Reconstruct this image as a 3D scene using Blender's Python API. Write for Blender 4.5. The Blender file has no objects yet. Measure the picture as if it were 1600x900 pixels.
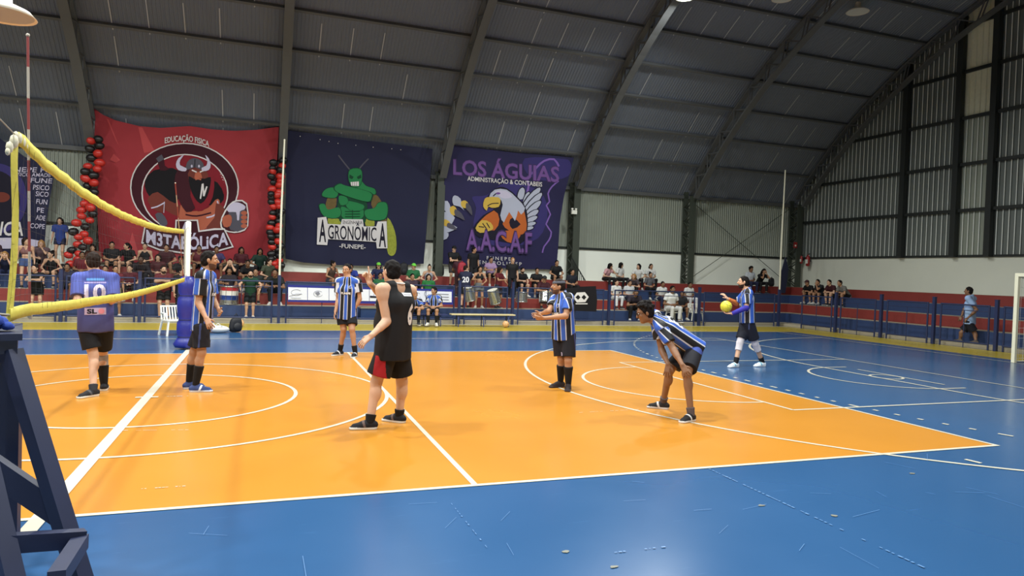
import bpy, bmesh, math, random
import numpy as np
from mathutils import Vector, Matrix
from mathutils.bvhtree import BVHTree
from mathutils.geometry import tessellate_polygon
random.seed(7); rng = np.random.default_rng(7)
S = bpy.context.scene
COL = S.collection
# ------------------------------------------------------------------ camera
CP = np.array([1.3549, -5.2778, 1.7200]); YAW, PITCH, ROLL, FPX = 0.34622, -0.02131, 0.03316, 1075.496
def cam_basis():
    cy, sy = math.cos(YAW), math.sin(YAW)
    f = np.array([sy*math.cos(PITCH), cy*math.cos(PITCH), math.sin(PITCH)])
    r = np.array([cy, -sy, 0.0]); u = np.cross(r, f)
    r2 = math.cos(ROLL)*r + math.sin(ROLL)*u; u2 = -math.sin(ROLL)*r + math.cos(ROLL)*u
    return r2, u2, f
CR, CU, CF = cam_basis()
cam = bpy.data.cameras.new('camera'); cam_o = bpy.data.objects.new('camera', cam); COL.objects.link(cam_o)
cam.sensor_width = 36.0; cam.sensor_fit = 'HORIZONTAL'; cam.lens = FPX*36.0/1600.0; cam.clip_end = 200; cam.clip_start = 0.05
M4 = Matrix.Identity(4)
for i in range(3):
    M4[i][0] = CR[i]; M4[i][1] = CU[i]; M4[i][2] = -CF[i]; M4[i][3] = CP[i]
cam_o.matrix_world = M4; S.camera = cam_o
# ------------------------------------------------------------------ world, exposure, lamps of the hall and one added lamp
W = bpy.data.worlds.new('world'); S.world = W; W.use_nodes = True
W.node_tree.nodes['Background'].inputs[0].default_value = (0.02, 0.025, 0.035, 1)
W.node_tree.nodes['Background'].inputs[1].default_value = 0.3
S.view_settings.view_transform = 'Standard'; S.view_settings.look = 'None'
S.view_settings.gamma = 1.0; S.view_settings.exposure = 0.0; S.view_settings.use_curve_mapping = False
S.cycles.max_bounces = 6; S.cycles.diffuse_bounces = 4; S.cycles.glossy_bounces = 3; S.cycles.sample_clamp_indirect = 4.0
LAMP_W = 490.0                       # watts of each lit high bay lamp
LAMP_COL = (0.97, 1.0, 0.96)
LAMP_Z = 9.0
LAMP_XY = [(x, y) for x in (-12.5, -6.5, -1.0, 4.6) for y in (-3.0, 3.8, 10.6)] + [(10.2, -3.0), (10.2, 3.8), (10.2, 10.4)]  # the last lamp is added, out of view, to brighten the back wall
ARC_C = (4.5, -7.2); ARC_R = 20.2     # the arch of the roof in the y-z plane
def arc(deg, r=ARC_R): a = math.radians(deg); return ARC_C[0]+r*math.sin(a), ARC_C[1]+r*math.cos(a)
# ------------------------------------------------------------------ pixel helpers (photo frame 1600x900)
def ray(px, py): return CR*(px-800)/FPX + CU*(450-py)/FPX + CF
def onZ(px, py, z=0.0): d = ray(px, py); return CP + d*(z-CP[2])/d[2]
def onY(px, py, y): d = ray(px, py); return CP + d*(y-CP[1])/d[1]
def onX(px, py, x): d = ray(px, py); return CP + d*(x-CP[0])/d[0]
def atD(px, py, D): return CP + ray(px, py)*D
def depth(p): return float((np.asarray(p, float)-CP) @ CF)
# ------------------------------------------------------------------ materials
def lin(c):
    return tuple(((v/255)/12.92 if v/255 <= .04045 else ((v/255+.055)/1.055)**2.4) for v in c)
MATS = {}
def mat(name, rgb, rough=.6, metal=0.0, noise=0.0, nscale=8.0, bump=0.0, bscale=40.0, spec=.5, emit=0.0, alpha=1.0, coat=0.0):
    if name in MATS: return MATS[name]
    m = bpy.data.materials.new(name); m.use_nodes = True; MATS[name] = m
    nt = m.node_tree; b = nt.nodes['Principled BSDF']; c = lin(rgb)
    b.inputs['Base Color'].default_value = (*c, 1); b.inputs['Roughness'].default_value = rough
    b.inputs['Metallic'].default_value = metal; b.inputs['Specular IOR Level'].default_value = spec
    b.inputs['Coat Weight'].default_value = coat
    tc = nt.nodes.new('ShaderNodeTexCoord')
    if noise > 0:
        n = nt.nodes.new('ShaderNodeTexNoise'); n.inputs['Scale'].default_value = nscale; n.inputs['Detail'].default_value = 4
        nt.links.new(tc.outputs['Object'], n.inputs['Vector'])
        mx = nt.nodes.new('ShaderNodeMix'); mx.data_type = 'RGBA'
        mx.inputs[6].default_value = (*[v*(1-noise) for v in c], 1); mx.inputs[7].default_value = (*[min(1, v*(1+noise)) for v in c], 1)
        nt.links.new(n.outputs['Fac'], mx.inputs[0]); nt.links.new(mx.outputs[2], b.inputs['Base Color'])
    if bump > 0:
        n2 = nt.nodes.new('ShaderNodeTexNoise'); n2.inputs['Scale'].default_value = bscale
        nt.links.new(tc.outputs['Object'], n2.inputs['Vector'])
        bp = nt.nodes.new('ShaderNodeBump'); bp.inputs['Strength'].default_value = bump; bp.inputs['Distance'].default_value = .01
        nt.links.new(n2.outputs['Fac'], bp.inputs['Height']); nt.links.new(bp.outputs[0], b.inputs['Normal'])
    if emit > 0:
        b.inputs['Emission Color'].default_value = (*c, 1); b.inputs['Emission Strength'].default_value = emit
    return m
# ------------------------------------------------------------------ object helpers
def tag(o, label=None, cat=None, group=None, kind=None):
    if label: o['label'] = label
    if cat: o['category'] = cat
    if group: o['group'] = group
    if kind: o['kind'] = kind
    return o
def empty(name, loc, label=None, cat=None, group=None, rz=0.0):
    o = bpy.data.objects.new(name, None); COL.objects.link(o); o.location = tuple(float(v) for v in loc); o.rotation_euler = (0, 0, rz)
    o.empty_display_size = .2
    return tag(o, label, cat, group)
def link(name, me, parent=None, mats=(), smooth=False):
    for m in mats: me.materials.append(m)
    if smooth: me.polygons.foreach_set('use_smooth', [True]*len(me.polygons))
    o = bpy.data.objects.new(name, me); COL.objects.link(o)
    if parent is not None: o.parent = parent
    return o
def copy_tree(o, parent=None):
    c = o.copy(); COL.objects.link(c); c.parent = parent
    for ch in list(o.children): copy_tree(ch, c)
    return c
def V3(p): return Vector((float(p[0]), float(p[1]), float(p[2])))
class MB:
    """collects shapes of ONE part, then build() links them as one mesh object"""
    def __init__(s, org=(0, 0, 0)): s.v = []; s.f = []; s.m = []; s.sm = []; s.o = np.array(org, float)
    def add(s, vs, fs, mi=0, smooth=False):
        b = len(s.v); s.v += [tuple(np.asarray(v, float)-s.o) for v in vs]
        s.f += [tuple(i+b for i in f) for f in fs]; s.m += [mi]*len(fs); s.sm += [smooth]*len(fs)
    def box(s, lo, hi, mi=0):
        x0, y0, z0 = lo; x1, y1, z1 = hi
        s.add([(x0,y0,z0),(x1,y0,z0),(x1,y1,z0),(x0,y1,z0),(x0,y0,z1),(x1,y0,z1),(x1,y1,z1),(x0,y1,z1)],
              [(0,3,2,1),(4,5,6,7),(0,1,5,4),(1,2,6,5),(2,3,7,6),(3,0,4,7)], mi)
    def bar(s, a, b, w, h, up=(0, 0, 1), mi=0):
        a = V3(a); b = V3(b); d = (b-a).normalized(); up = V3(up)
        if abs(d.dot(up)) > .98: up = Vector((1, 0, 0))
        sd = d.cross(up).normalized()*(w/2); u2 = sd.cross(d).normalized()*(h/2)
        vs = [a-sd-u2, a+sd-u2, a+sd+u2, a-sd+u2, b-sd-u2, b+sd-u2, b+sd+u2, b-sd+u2]
        s.add(vs, [(0,3,2,1),(4,5,6,7),(0,1,5,4),(1,2,6,5),(2,3,7,6),(3,0,4,7)], mi)
    def tube(s, pts, r, n=8, mi=0, closed=False):
        pts = [V3(p) for p in pts]; rs = r if isinstance(r, (list, tuple)) else [r]*len(pts)
        vs = []; ref = None
        for i, p in enumerate(pts):
            d = (pts[min(i+1, len(pts)-1)]-pts[max(i-1, 0)])
            d = d.normalized() if d.length > 1e-9 else Vector((0, 0, 1))
            if ref is None: ref = Vector((0, 0, 1)) if abs(d.z) < .9 else Vector((1, 0, 0))
            a = d.cross(ref)
            if a.length < 1e-4: a = d.cross(Vector((.3, 1, .2)))
            a.normalize(); b = d.cross(a); ref = b.cross(d) if False else ref
            for k in range(n):
                t = 2*math.pi*k/n; vs.append(p+(a*math.cos(t)+b*math.sin(t))*rs[i])
        fs = [(i*n+k, i*n+(k+1) % n, (i+1)*n+(k+1) % n, (i+1)*n+k) for i in range(len(pts)-1) for k in range(n)]
        s.add(vs, fs, mi, n > 4)
        s.add([vs[k] for k in range(n)], [tuple(range(n-1, -1, -1))], mi); s.add([vs[-n+k] for k in range(n)], [tuple(range(n))], mi)
    def lathe(s, prof, c=(0, 0, 0), n=24, mi=0, axis=None, capped=True):
        M = Matrix.Identity(3)
        if axis is not None: M = Vector((0, 0, 1)).rotation_difference(V3(axis).normalized()).to_matrix()
        c = V3(c); vs = [c+M@Vector((r*math.cos(2*math.pi*k/n), r*math.sin(2*math.pi*k/n), z)) for r, z in prof for k in range(n)]
        fs = [(i*n+k, i*n+(k+1) % n, (i+1)*n+(k+1) % n, (i+1)*n+k) for i in range(len(prof)-1) for k in range(n)]
        s.add(vs, fs, mi, True)
        if capped:
            s.add(vs[:n], [tuple(range(n-1, -1, -1))], mi); s.add(vs[-n:], [tuple(range(n))], mi)
    def ball(s, c, r, n=14, mi=0, M=None):
        rr = r if isinstance(r, (list, tuple, np.ndarray)) else (r, r, r); c = np.array(c, float); vs = []; m = n//2
        for i in range(m+1):
            t = math.pi*i/m
            for k in range(n):
                q = np.array([rr[0]*math.sin(t)*math.cos(2*math.pi*k/n), rr[1]*math.sin(t)*math.sin(2*math.pi*k/n), rr[2]*math.cos(t)])
                vs.append(c+(M@q if M is not None else q))
        fs = [(i*n+k, (i+1)*n+k, (i+1)*n+(k+1) % n, i*n+(k+1) % n) for i in range(m) for k in range(n)]
        s.add(vs, fs, mi, True)
    def build(s, name, mats, parent=None):
        me = bpy.data.meshes.new(name); me.from_pydata([tuple(map(float, v)) for v in s.v], [], s.f); me.update()
        mats = mats if isinstance(mats, (list, tuple)) else [mats]
        o = link(name, me, parent, mats)
        me.polygons.foreach_set('material_index', s.m); me.polygons.foreach_set('use_smooth', s.sm); me.update()
        return o
def struct(o): o['kind'] = 'structure'; return o
# ================================================================== the hall
def floor_mat(name, rgb, rough, scuff, streak, dark):
    m = bpy.data.materials.new(name); m.use_nodes = True; nt = m.node_tree; b = nt.nodes['Principled BSDF']; c = lin(rgb); L = nt.links.new
    tc = nt.nodes.new('ShaderNodeTexCoord')
    n1 = nt.nodes.new('ShaderNodeTexNoise'); n1.inputs['Scale'].default_value = .55; n1.inputs['Detail'].default_value = 5; L(tc.outputs['Object'], n1.inputs['Vector'])
    mp = nt.nodes.new('ShaderNodeMapping'); mp.inputs['Scale'].default_value = (1.3, 14, 1); mp.inputs['Rotation'].default_value = (0, 0, .6); L(tc.outputs['Object'], mp.inputs['Vector'])
    n2 = nt.nodes.new('ShaderNodeTexNoise'); n2.inputs['Scale'].default_value = 1.7; n2.inputs['Detail'].default_value = 6; L(mp.outputs[0], n2.inputs['Vector'])
    r2 = nt.nodes.new('ShaderNodeValToRGB'); r2.color_ramp.elements[0].position = .66; r2.color_ramp.elements[1].position = .80; L(n2.outputs['Fac'], r2.inputs[0])
    mx = nt.nodes.new('ShaderNodeMix'); mx.data_type = 'RGBA'; mx.inputs[6].default_value = (*[v*(1-dark) for v in c], 1); mx.inputs[7].default_value = (*[min(1, v*(1+dark)) for v in c], 1)
    L(n1.outputs['Fac'], mx.inputs[0])
    m2 = nt.nodes.new('ShaderNodeMix'); m2.data_type = 'RGBA'; m2.inputs[7].default_value = (*lin(scuff), 1)
    mu = nt.nodes.new('ShaderNodeMath'); mu.operation = 'MULTIPLY'; mu.inputs[1].default_value = streak; L(r2.outputs[0], mu.inputs[0]); L(mu.outputs[0], m2.inputs[0])
    L(mx.outputs[2], m2.inputs[6]); L(m2.outputs[2], b.inputs['Base Color'])
    mr = nt.nodes.new('ShaderNodeMapRange'); mr.inputs['To Min'].default_value = rough*.75; mr.inputs['To Max'].default_value = rough*1.35; L(n1.outputs['Fac'], mr.inputs['Value']); L(mr.outputs[0], b.inputs['Roughness'])
    return m
F_CONC = mat('bare_concrete', (176, 170, 150), .7, noise=.15, nscale=1.5)
F_YEL = floor_mat('yellow_floor_paint', (180, 158, 40), .24, (200, 185, 110), .2, .1)
F_BLUE = floor_mat('blue_floor_paint', (40, 78, 120), .20, (80, 120, 170), .25, .12)
F_ORA = floor_mat('orange_floor_paint', (182, 122, 40), .24, (170, 110, 45), .35, .07)
F_LINE = mat('white_line_paint', (190, 184, 168), .3, noise=.06)
F_SCUF = mat('pale_scuff', (78, 118, 165), .4)
F_DIRT = mat('brown_floor_mark', (110, 110, 100), .5)
fl = MB()
def flat(pts, z, mi): fl.add([(p[0], p[1], z) for p in pts], [tuple(range(len(pts)))], mi)
def rect(x0, y0, x1, y1, z, mi): flat([(x0, y0), (x1, y0), (x1, y1), (x0, y1)], z, mi)
NST = [0]
def stripe(pts, w, mi=4, z=.0025, closed=False):
    NST[0] += 1; z = z+NST[0]*.000006
    pts = [np.array(p[:2], float) for p in pts]; n = len(pts); vs = []
    for i in range(n):
        a = pts[(i-1) % n] if (closed or i > 0) else pts[i]; b = pts[(i+1) % n] if (closed or i < n-1) else pts[i]
        d = b-a; d /= np.linalg.norm(d); q = np.array([-d[1], d[0]])*w/2
        vs += [(*(pts[i]-q), z), (*(pts[i]+q), z)]
    k = n if closed else n-1
    fl.add(vs, [(2*i, (2*i+2) % (2*n), (2*i+3) % (2*n), 2*i+1) for i in range(k)], mi)
def arcp(cx, cy, r, a0, a1, n=48): return [(cx+r*math.cos(math.radians(a0+(a1-a0)*i/n)), cy+r*math.sin(math.radians(a0+(a1-a0)*i/n))) for i in range(n+1)]
XL, XR, YN, YB = -26.0, 24.5, -11.4, 20.4
rect(XL, YN, XR, YB, -.006, 0)
rect(-20.6, -6.6, 20.6, 16.25, -.004, 1); rect(-18.75, -5.0, 18.75, 14.0, -.002, 2); rect(-9.0, 0, 9.0, 9.0, 0, 3)
stripe([(-9, 0), (9, 0)], .05); stripe([(-9, 9), (9, 9)], .05)
for s in (-1, 1):
    stripe([(9*s, -.025), (9*s, 9.025)], .05); stripe([(3*s, 0), (3*s, 9)], .05)
    stripe(arcp(12.375*s, 4.5, 6.75, 90 if s > 0 else 90, 270 if s > 0 else -90, 64), .05)
    stripe([(12.375*s, 11.25), (13.95*s, 11.25)], .05); stripe([(12.375*s, -2.25), (13.95*s, -2.25)], .05)
    stripe([(8.12*s, 2.13), (8.12*s, 6.95)], .05); stripe([(8.12*s, 2.13), (13.95*s, 2.13)], .05); stripe([(8.12*s, 6.95), (13.95*s, 6.95)], .05)
    stripe(arcp(8.12*s, 4.5, 1.8, 90, 270 if s > 0 else -90, 40), .05)
    stripe([(13.95*s, -2.77), (13.95*s, 11.77)], .05); stripe([(18.1*s, -5.0), (18.1*s, 14.0)], .05)
    stripe(arcp(12.375*s, 4.5, 1.3, 90, 270 if s > 0 else -90, 30), .05); stripe([(12.375*s, 3.2), (12.8*s, 3.2)], .05); stripe([(12.375*s, 5.8), (12.8*s, 5.8)], .05)
    stripe([(12.75*s, 3.55), (12.75*s, 5.45)], .05); stripe(arcp(12.45*s, 4.5, .28, 0, 360, 24)[:-1], .05, closed=True)
    six = [(18.1, 11.9)]+[((18.1-5.9*math.sin(math.radians(a))), 6+5.9*math.cos(math.radians(a))) for a in range(0, 91, 3)]+[((18.1-5.9*math.sin(math.radians(a))), 3-5.9*math.cos(math.radians(a))) for a in range(90, -1, -3)]
    stripe([(x*s, y) for x, y in six], .06)
    nine = [(18.05-8.8*math.sin(math.radians(a)), 6+8.8*math.cos(math.radians(a))) for a in np.arange(14, 90.1, .5)]+[(9.25, 6-.05*i) for i in range(1, 60)]+[(18.05-8.8*math.sin(math.radians(a)), 3-8.8*math.cos(math.radians(a))) for a in np.arange(90, 20, -.5)]
    acc = 0; cur = []
    for i in range(len(nine)-1):
        a, b = np.array(nine[i]), np.array(nine[i+1]); L_ = np.linalg.norm(b-a)
        if (acc % .32) < .17: cur.append(nine[i])
        elif len(cur) > 1: stripe([(x*s, y) for x, y in cur], .05); cur = []
        else: cur = []
        acc += L_
stripe([(-13.95, 11.77), (13.95, 11.77)], .05); stripe([(-13.95, -2.77), (13.95, -2.77)], .05)
stripe([(-18.1, 13.95), (18.1, 13.95)], .05)
stripe([(0, -.55), (0, 9.62)], .105, z=.004)
stripe(arcp(0, 4.5, 1.8, 0, 360, 72)[:-1], .05, closed=True); stripe(arcp(0, 4.5, 3.0, 0, 360, 96)[:-1], .05, closed=True)
stripe([(-.13, 4.42), (.13, 4.42)], .07, z=.0045)
a, b = onZ(1508, 718), onZ(1533, 724); stripe([a, b], .05)
# wear of the paint: a long broken scratch, joints and short scuffs
def scr(p0, p1, w, n, keep, mi=5):
    a, b = onZ(*p0), onZ(*p1)
    for i in range(n):
        if random.random() < keep: stripe([a+(b-a)*(i/n), a+(b-a)*((i+random.uniform(.4, 1))/n)], w*random.uniform(.5, 1.3), mi, .003)
scr((1108, 733), (1445, 888), .014, 46, .8); scr((705, 787), (780, 880), .007, 20, .5); scr((960, 864), (1040, 855), .012, 12, .8)
scr((215, 765), (290, 760), .012, 14, .8, 4); scr((190, 673), (300, 672), .010, 10, .6, 4); scr((905, 645), (1000, 640), .01, 12, .6, 4); scr((255, 620), (297, 619), .02, 8, .7, 4)
for i in range(46):
    x, y = random.uniform(.5, 8.5), random.uniform(-2.6, -.25); an = random.uniform(0, 3.14); L_ = random.uniform(.05, .35)
    stripe([(x, y), (x+L_*math.cos(an), y+L_*math.sin(an))], random.uniform(.002, .004), 5, .003)
for q in [(885, 862), (1190, 790), (1303, 806), (1425, 740), (960, 886)]:
    c = onZ(*q); flat([(c[0]+.03*math.cos(t)*random.uniform(.6, 1.2), c[1]+.02*math.sin(t)*random.uniform(.6, 1.2)) for t in np.linspace(0, 6.0, 9)], .0032, 6)
struct(fl.build('floor', [F_CONC, F_YEL, F_BLUE, F_ORA, F_LINE, F_SCUF, F_DIRT]))
# ---- stepped bleachers around two sides
TR = [.10, .47, .82, 1.17, 1.52]; YR = [16.6, 17.3, 18.0, 18.7, 19.4]; XRR = [20.7, 21.4, 22.1, 22.8, 23.5]
C_RED = mat('red_riser_paint', (128, 48, 44), .55, noise=.12, nscale=2); C_BLU = mat('blue_riser_paint', (44, 62, 102), .5, noise=.12, nscale=2)
C_TRD = mat('bleacher_tread_concrete', (165, 155, 135), .8, noise=.12, nscale=2)
bl = MB()
for k in range(5):
    z = TR[k]; mi = 2 if k == 0 else (1 if k % 2 else 0)
    y = YR[k]; x = XRR[k]
    bl.add([(XL, y, 0), (x, y, 0), (x, y, z), (XL, y, z)], [(0, 1, 2, 3)], mi)
    bl.add([(x, y, 0), (x, YN, 0), (x, YN, z), (x, y, z)], [(0, 1, 2, 3)], mi)
    y2 = YR[k+1] if k < 4 else YB; x2 = XRR[k+1] if k < 4 else XR
    bl.add([(XL, y, z), (x, y, z), (x2, y2, z), (XL, y2, z)], [(0, 1, 2, 3)], 2)
    bl.add([(x, YN, z), (x2, YN, z), (x2, y2, z), (x, y, z)], [(0, 1, 2, 3)], 2)
struct(bl.build('concrete_bleacher', [C_RED, C_BLU, C_TRD]))
# ---- walls
WHT = mat('white_wall_paint', (240, 244, 236), .75, noise=.07, nscale=.6); WHT2 = mat('grey_white_wall_paint', (212, 214, 203), .8, noise=.12, nscale=.5)
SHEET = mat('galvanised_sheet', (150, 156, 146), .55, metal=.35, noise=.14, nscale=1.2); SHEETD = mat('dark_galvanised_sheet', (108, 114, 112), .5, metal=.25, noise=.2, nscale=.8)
RIB_LIT = mat('lit_sheet_crest', (228, 232, 228), .4, metal=.0, noise=.2, nscale=.5)  # near-white crests: the light caught on the ribs is put into the colour
CLEAR = mat('milky_fibreglass', (214, 214, 190), .6, noise=.1)
STEEL = mat('dark_green_steel', (60, 66, 58), .55, noise=.1); STEELD = mat('black_steel', (34, 38, 38), .5)
ZB = 2.83
wb = MB(); wb.box((XL, YB, 0), (XR, YB+.2, ZB)); wback = struct(wb.build('wall_back', WHT))
wr = MB(); wr.box((XR, YN, 0), (XR+.2, YB+.2, ZB+.05)); wright = struct(wr.build('wall_right', WHT2))
wl = MB(); wl.box((XL-.2, YN, 0), (XL, YB+.2, 13.1)); struct(wl.build('wall_left', WHT2))
wf = MB(); wf.box((XL, YN-.2, 0), (XR, YN, 5.3)); struct(wf.build('wall_front', WHT2))
def profile(L_, pitch, crest, rise, slope):
    """trapezoid sheet: list of (distance, offset, crest?)"""
    pts = []; s = 0.0
    while s < L_:
        pts += [(s, 0, 0), (s+pitch-crest-2*slope, 0, 0), (s+pitch-crest-slope, rise, 1), (s+pitch-slope, rise, 1)]; s += pitch
    return pts
sh = MB(); pr = profile(XR-XL, .11, .03, .022, .02)
vs = [v for s, o, c in pr for v in ((XL+s, YB-o, ZB), (XL+s, YB-o, 5.35))]
sh.add(vs, [(2*i, 2*i+2, 2*i+3, 2*i+1) for i in range(len(pr)-1)], 0)
sh.box((XL, YB-.05, ZB-.04), (XR, YB+.02, ZB+.05), 1)
sh.build('corrugated_sheet', [SHEET, STEELD], wback)
def roofz(y): return ARC_C[1]+math.sqrt(max(0, ARC_R**2-(y-ARC_C[0])**2))
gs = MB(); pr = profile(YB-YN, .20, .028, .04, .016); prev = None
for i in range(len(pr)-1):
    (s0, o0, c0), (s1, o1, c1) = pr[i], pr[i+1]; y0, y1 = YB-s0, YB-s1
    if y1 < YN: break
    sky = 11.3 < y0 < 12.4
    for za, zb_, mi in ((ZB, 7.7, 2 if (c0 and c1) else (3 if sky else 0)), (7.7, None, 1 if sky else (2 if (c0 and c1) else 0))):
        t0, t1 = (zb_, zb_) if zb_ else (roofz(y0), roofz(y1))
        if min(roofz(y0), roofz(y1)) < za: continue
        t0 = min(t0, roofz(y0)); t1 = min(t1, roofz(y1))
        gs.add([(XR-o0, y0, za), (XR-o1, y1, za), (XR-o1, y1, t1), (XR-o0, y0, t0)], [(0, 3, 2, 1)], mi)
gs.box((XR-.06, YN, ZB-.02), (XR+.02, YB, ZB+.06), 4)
gs.build('corrugated_gable_sheet', [SHEETD, CLEAR, RIB_LIT, SHEET, STEELD], wright)
gr = MB()
for z in (4.45, 6.07, 7.7, 9.33, 10.95):
    hw = math.sqrt(max(0, (ARC_R-.4)**2-(z-ARC_C[1])**2)); gr.bar((XR-.1, max(YN, ARC_C[0]-hw), z), (XR-.1, min(YB-.3, ARC_C[0]+hw), z), .09, .11)
for y in (14.6, 12.45, 11.2, 4.5, -2.0):
    gr.box((XR-.26, y-.10, ZB), (XR-.06, y+.10, roofz(y)-.1))
gr.build('gable_framing', STEELD, wright)
# ---- arched roof with ribbed dark lining
ROOF = mat('dark_roof_lining', (107, 114, 127), .62, noise=.10, nscale=.4); SEAM = mat('roof_seam', (186, 188, 192), .55)
rf = MB(); angs = np.linspace(-52.3, 52.3, 54); xs = []; s = XL
while s < XR+.1: xs += [(s, 0), (s+.055, 0), (s+.065, .014), (s+.10, .014)]; s += .11
xs = np.array(xs); A = np.radians(angs)
vv = []
for a in A:
    for x, o in xs: vv.append((x, ARC_C[0]+(ARC_R-o)*math.sin(a), ARC_C[1]+(ARC_R-o)*math.cos(a)))
n = len(xs); ff = [(i*n+j, i*n+j+1, (i+1)*n+j+1, (i+1)*n+j) for i in range(len(A)-1) for j in range(n-1)]
rf.add(vv, ff, 0)
x = XL+.3
while x < XR:
    if min(abs(x-t) for t in (-3.8, 1.85, 7.45, 13.0, 18.4)) > .3:
        for k in range(26):
            if random.random() < .55:
                a0 = -52+k*4.0; pts = [arc(a0+.3+q*3.4/4, ARC_R-.03) for q in range(5)]
                for (y0, z0), (y1, z1) in zip(pts, pts[1:]): rf.add([(x, y0, z0), (x+.028, y0, z0), (x+.028, y1, z1), (x, y1, z1)], [(0, 1, 2, 3)], 1)
    x += .95
struct(rf.build('ceiling', [ROOF, SEAM]))
pu = MB()
for k in range(-12, 13):
    if abs(k*4.0) > 49: continue
    y, z = arc(k*4.0-.8 if k > 0 else k*4.0, ARC_R-.09); pu.bar((XL, y, z), (XR, y, z), .08, .12, up=(0, math.sin(math.radians(k*4)), math.cos(math.radians(k*4))))
for yy in (YB-.12, YN+.12): pu.bar((XL, yy, 5.25), (XR, yy, 5.25), .12, .14)
ROOFST = mat('grey_roof_steel', (88, 90, 92), .5, noise=.08)
struct(pu.build('roof_purlin', ROOFST))
def truss(x):
    t = MB(); n = 40; R1, R2 = ARC_R-.2, ARC_R-.78
    for R, w in ((R1, .20), (R2, .26)):
        P = [arc(-50.5+101*i/n, R) for i in range(n+1)]
        for (y0, z0), (y1, z1) in zip(P, P[1:]):
            a = np.array([y0-ARC_C[0], z0-ARC_C[1]]); t.bar((x, y0, z0), (x, y1, z1), w, .06, up=(0, a[0], a[1]))
    m = 64
    for i in range(m):
        y0, z0 = arc(-50+100*i/m, R1 if i % 2 else R2); y1, z1 = arc(-50+100*(i+1)/m, R2 if i % 2 else R1)
        for dx in (-.07, .07): t.bar((x+dx, y0, z0), (x+dx, y1, z1), .035, .035)
    for sg in (-1, 1):
        yo = ARC_C[0]+sg*15.75; yi = ARC_C[0]+sg*15.2
        zb = 1.52 if sg > 0 else 0
        t.bar((x, yo, zb), (x, yo, 5.5), .22, .06, up=(0, 1, 0), mi=1); t.bar((x, yi, zb), (x, yi, 5.25), .28, .07, up=(0, 1, 0), mi=1); 
        k = 12
        for i in range(k):
            z0 = zb+(5.1-zb)*i/k; z1 = zb+(5.1-zb)*(i+1)/k
            for dx in (-.09, .09): t.bar((x+dx, yo if i % 2 else yi, z0), (x+dx, yi if i % 2 else yo, z1), .04, .04, mi=1)
    return struct(t.build('roof_truss', [ROOFST, STEEL]))
def truss_cols():
    for x in (-20.4, -14.9, -9.3, -3.8, 1.85, 7.45, 13.0, 18.4, 24.1): truss(x)
truss_cols()
cb = MB()
for a, b in (((18.6, 20.15, 5.1), (23.9, 20.15, 1.7)), ((23.9, 20.1, 5.1), (18.6, 20.1, 1.7))): cb.tube([a, b], .014, 5)
struct(cb.build('wall_brace_cable', STEEL))
# ---- blue railing in front of the bleachers
RAILB = mat('navy_rail_paint', (36, 46, 82), .4, noise=.08)
def rail_panel(a, b, label, n_in=1):
    """a framed panel from a to b (floor points)"""
    a = np.array(a, float); b = np.array(b, float); d = b-a; L_ = np.linalg.norm(d); o = (a+b)/2; a = a+d/L_*.06; b = b-d/L_*.06; d = b-a
    r = empty('guard_rail', (o[0], o[1], 0), label, 'railing', 'blue railing panels in front of the bleachers')
    m = MB((o[0], o[1], 0)); up = lambda p, z: (p[0], p[1], z)
    for z in (1.24, .16): m.tube([up(a, z), up(b, z)], .024, 8)
    for p in (a, b): m.tube([up(p, .0), up(p, 1.265)], .026, 8)
    m.build('frame', RAILB, r)
    k = MB((o[0], o[1], 0)); 
    k.tube([up(a, 1.08), up(b, 1.08)], .012, 6)
    for i in range(1, n_in+1):
        q = a+d*i/(n_in+1); k.tube([up(q, .0), up(q, 1.08)], .013, 6)
    k.build('inner_bar', RAILB, r)
    return r
def rail_post(p, label, h=1.42, w=.085):
    r = empty('fence_post', (p[0], p[1], 0), label, 'post', 'square posts of the blue railing')
    m = MB((p[0], p[1], 0)); m.box((p[0]-w/2, p[1]-w/2, 0), (p[0]+w/2, p[1]+w/2, h)); m.build('shaft', RAILB, r)
    c = MB((p[0], p[1], 0)); c.box((p[0]-w*.6, p[1]-w*.6, h), (p[0]+w*.6, p[1]+w*.6, h+.015)); c.build('cap', RAILB, r)
FY = 16.45; FX = 20.55
def fx(px): return onY(px, 503, FY)[0]
def fyr(px, py=535): return onX(px, py, FX)[1]
bp = [('behind the player in the number 10 purple jersey', fx(-55), fx(90), 1), ('left of the blue padded net post', fx(99), fx(213), 1), ('behind the padded net post and the standing drum', fx(222), fx(427), 3), ('carrying the white sponsor banner', fx(443), fx(711), 4),
      ('behind the pale wooden bench', fx(722), fx(794), 1), ('left of the black diamond flag', fx(806), fx(944), 2), ('in front of the white shirted spectators', fx(957), fx(1086), 1), ('in front of the plastic chairs and empty steps', fx(1097), fx(1211), 1)]
for d_, x0, x1, k in bp: rail_panel((x0, FY), (x1, FY), 'blue tube railing panel '+d_, k)
for px, d_ in ((94.5, 'beside the black dressed woman at the rail'), (217.5, 'left of the maroon bearded fan'), (435, 'carrying the tall white pole left of the sponsor banner'), (716.5, 'at the right end of the sponsor banner'), (800, 'at the right end of the pale bench'), (950.5, 'right of the black diamond flag'), (1091.5, 'right of the white plastic chairs'), (1216, 'carrying the white pole at the far corner')):
    rail_post((fx(px), FY), 'square navy railing post '+d_)
rp = [(fyr(1250, 512), fyr(1300, 520), 'first right of the corner below four leaning men'), (fyr(1310, 520), fyr(1368, 528), 'second right of the corner'), (fyr(1382, 531), fyr(1450, 541), 'third right of the corner, left of the walking man'), (fyr(1465, 543), fyr(1546, 555), 'in front of the man walking in pale blue'), (fyr(1563, 557), 3.0, 'behind the goal net')]
for y0, y1, d_ in rp: rail_panel((FX, y0), (FX, y1), 'blue tube railing panel '+d_, 1)
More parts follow.
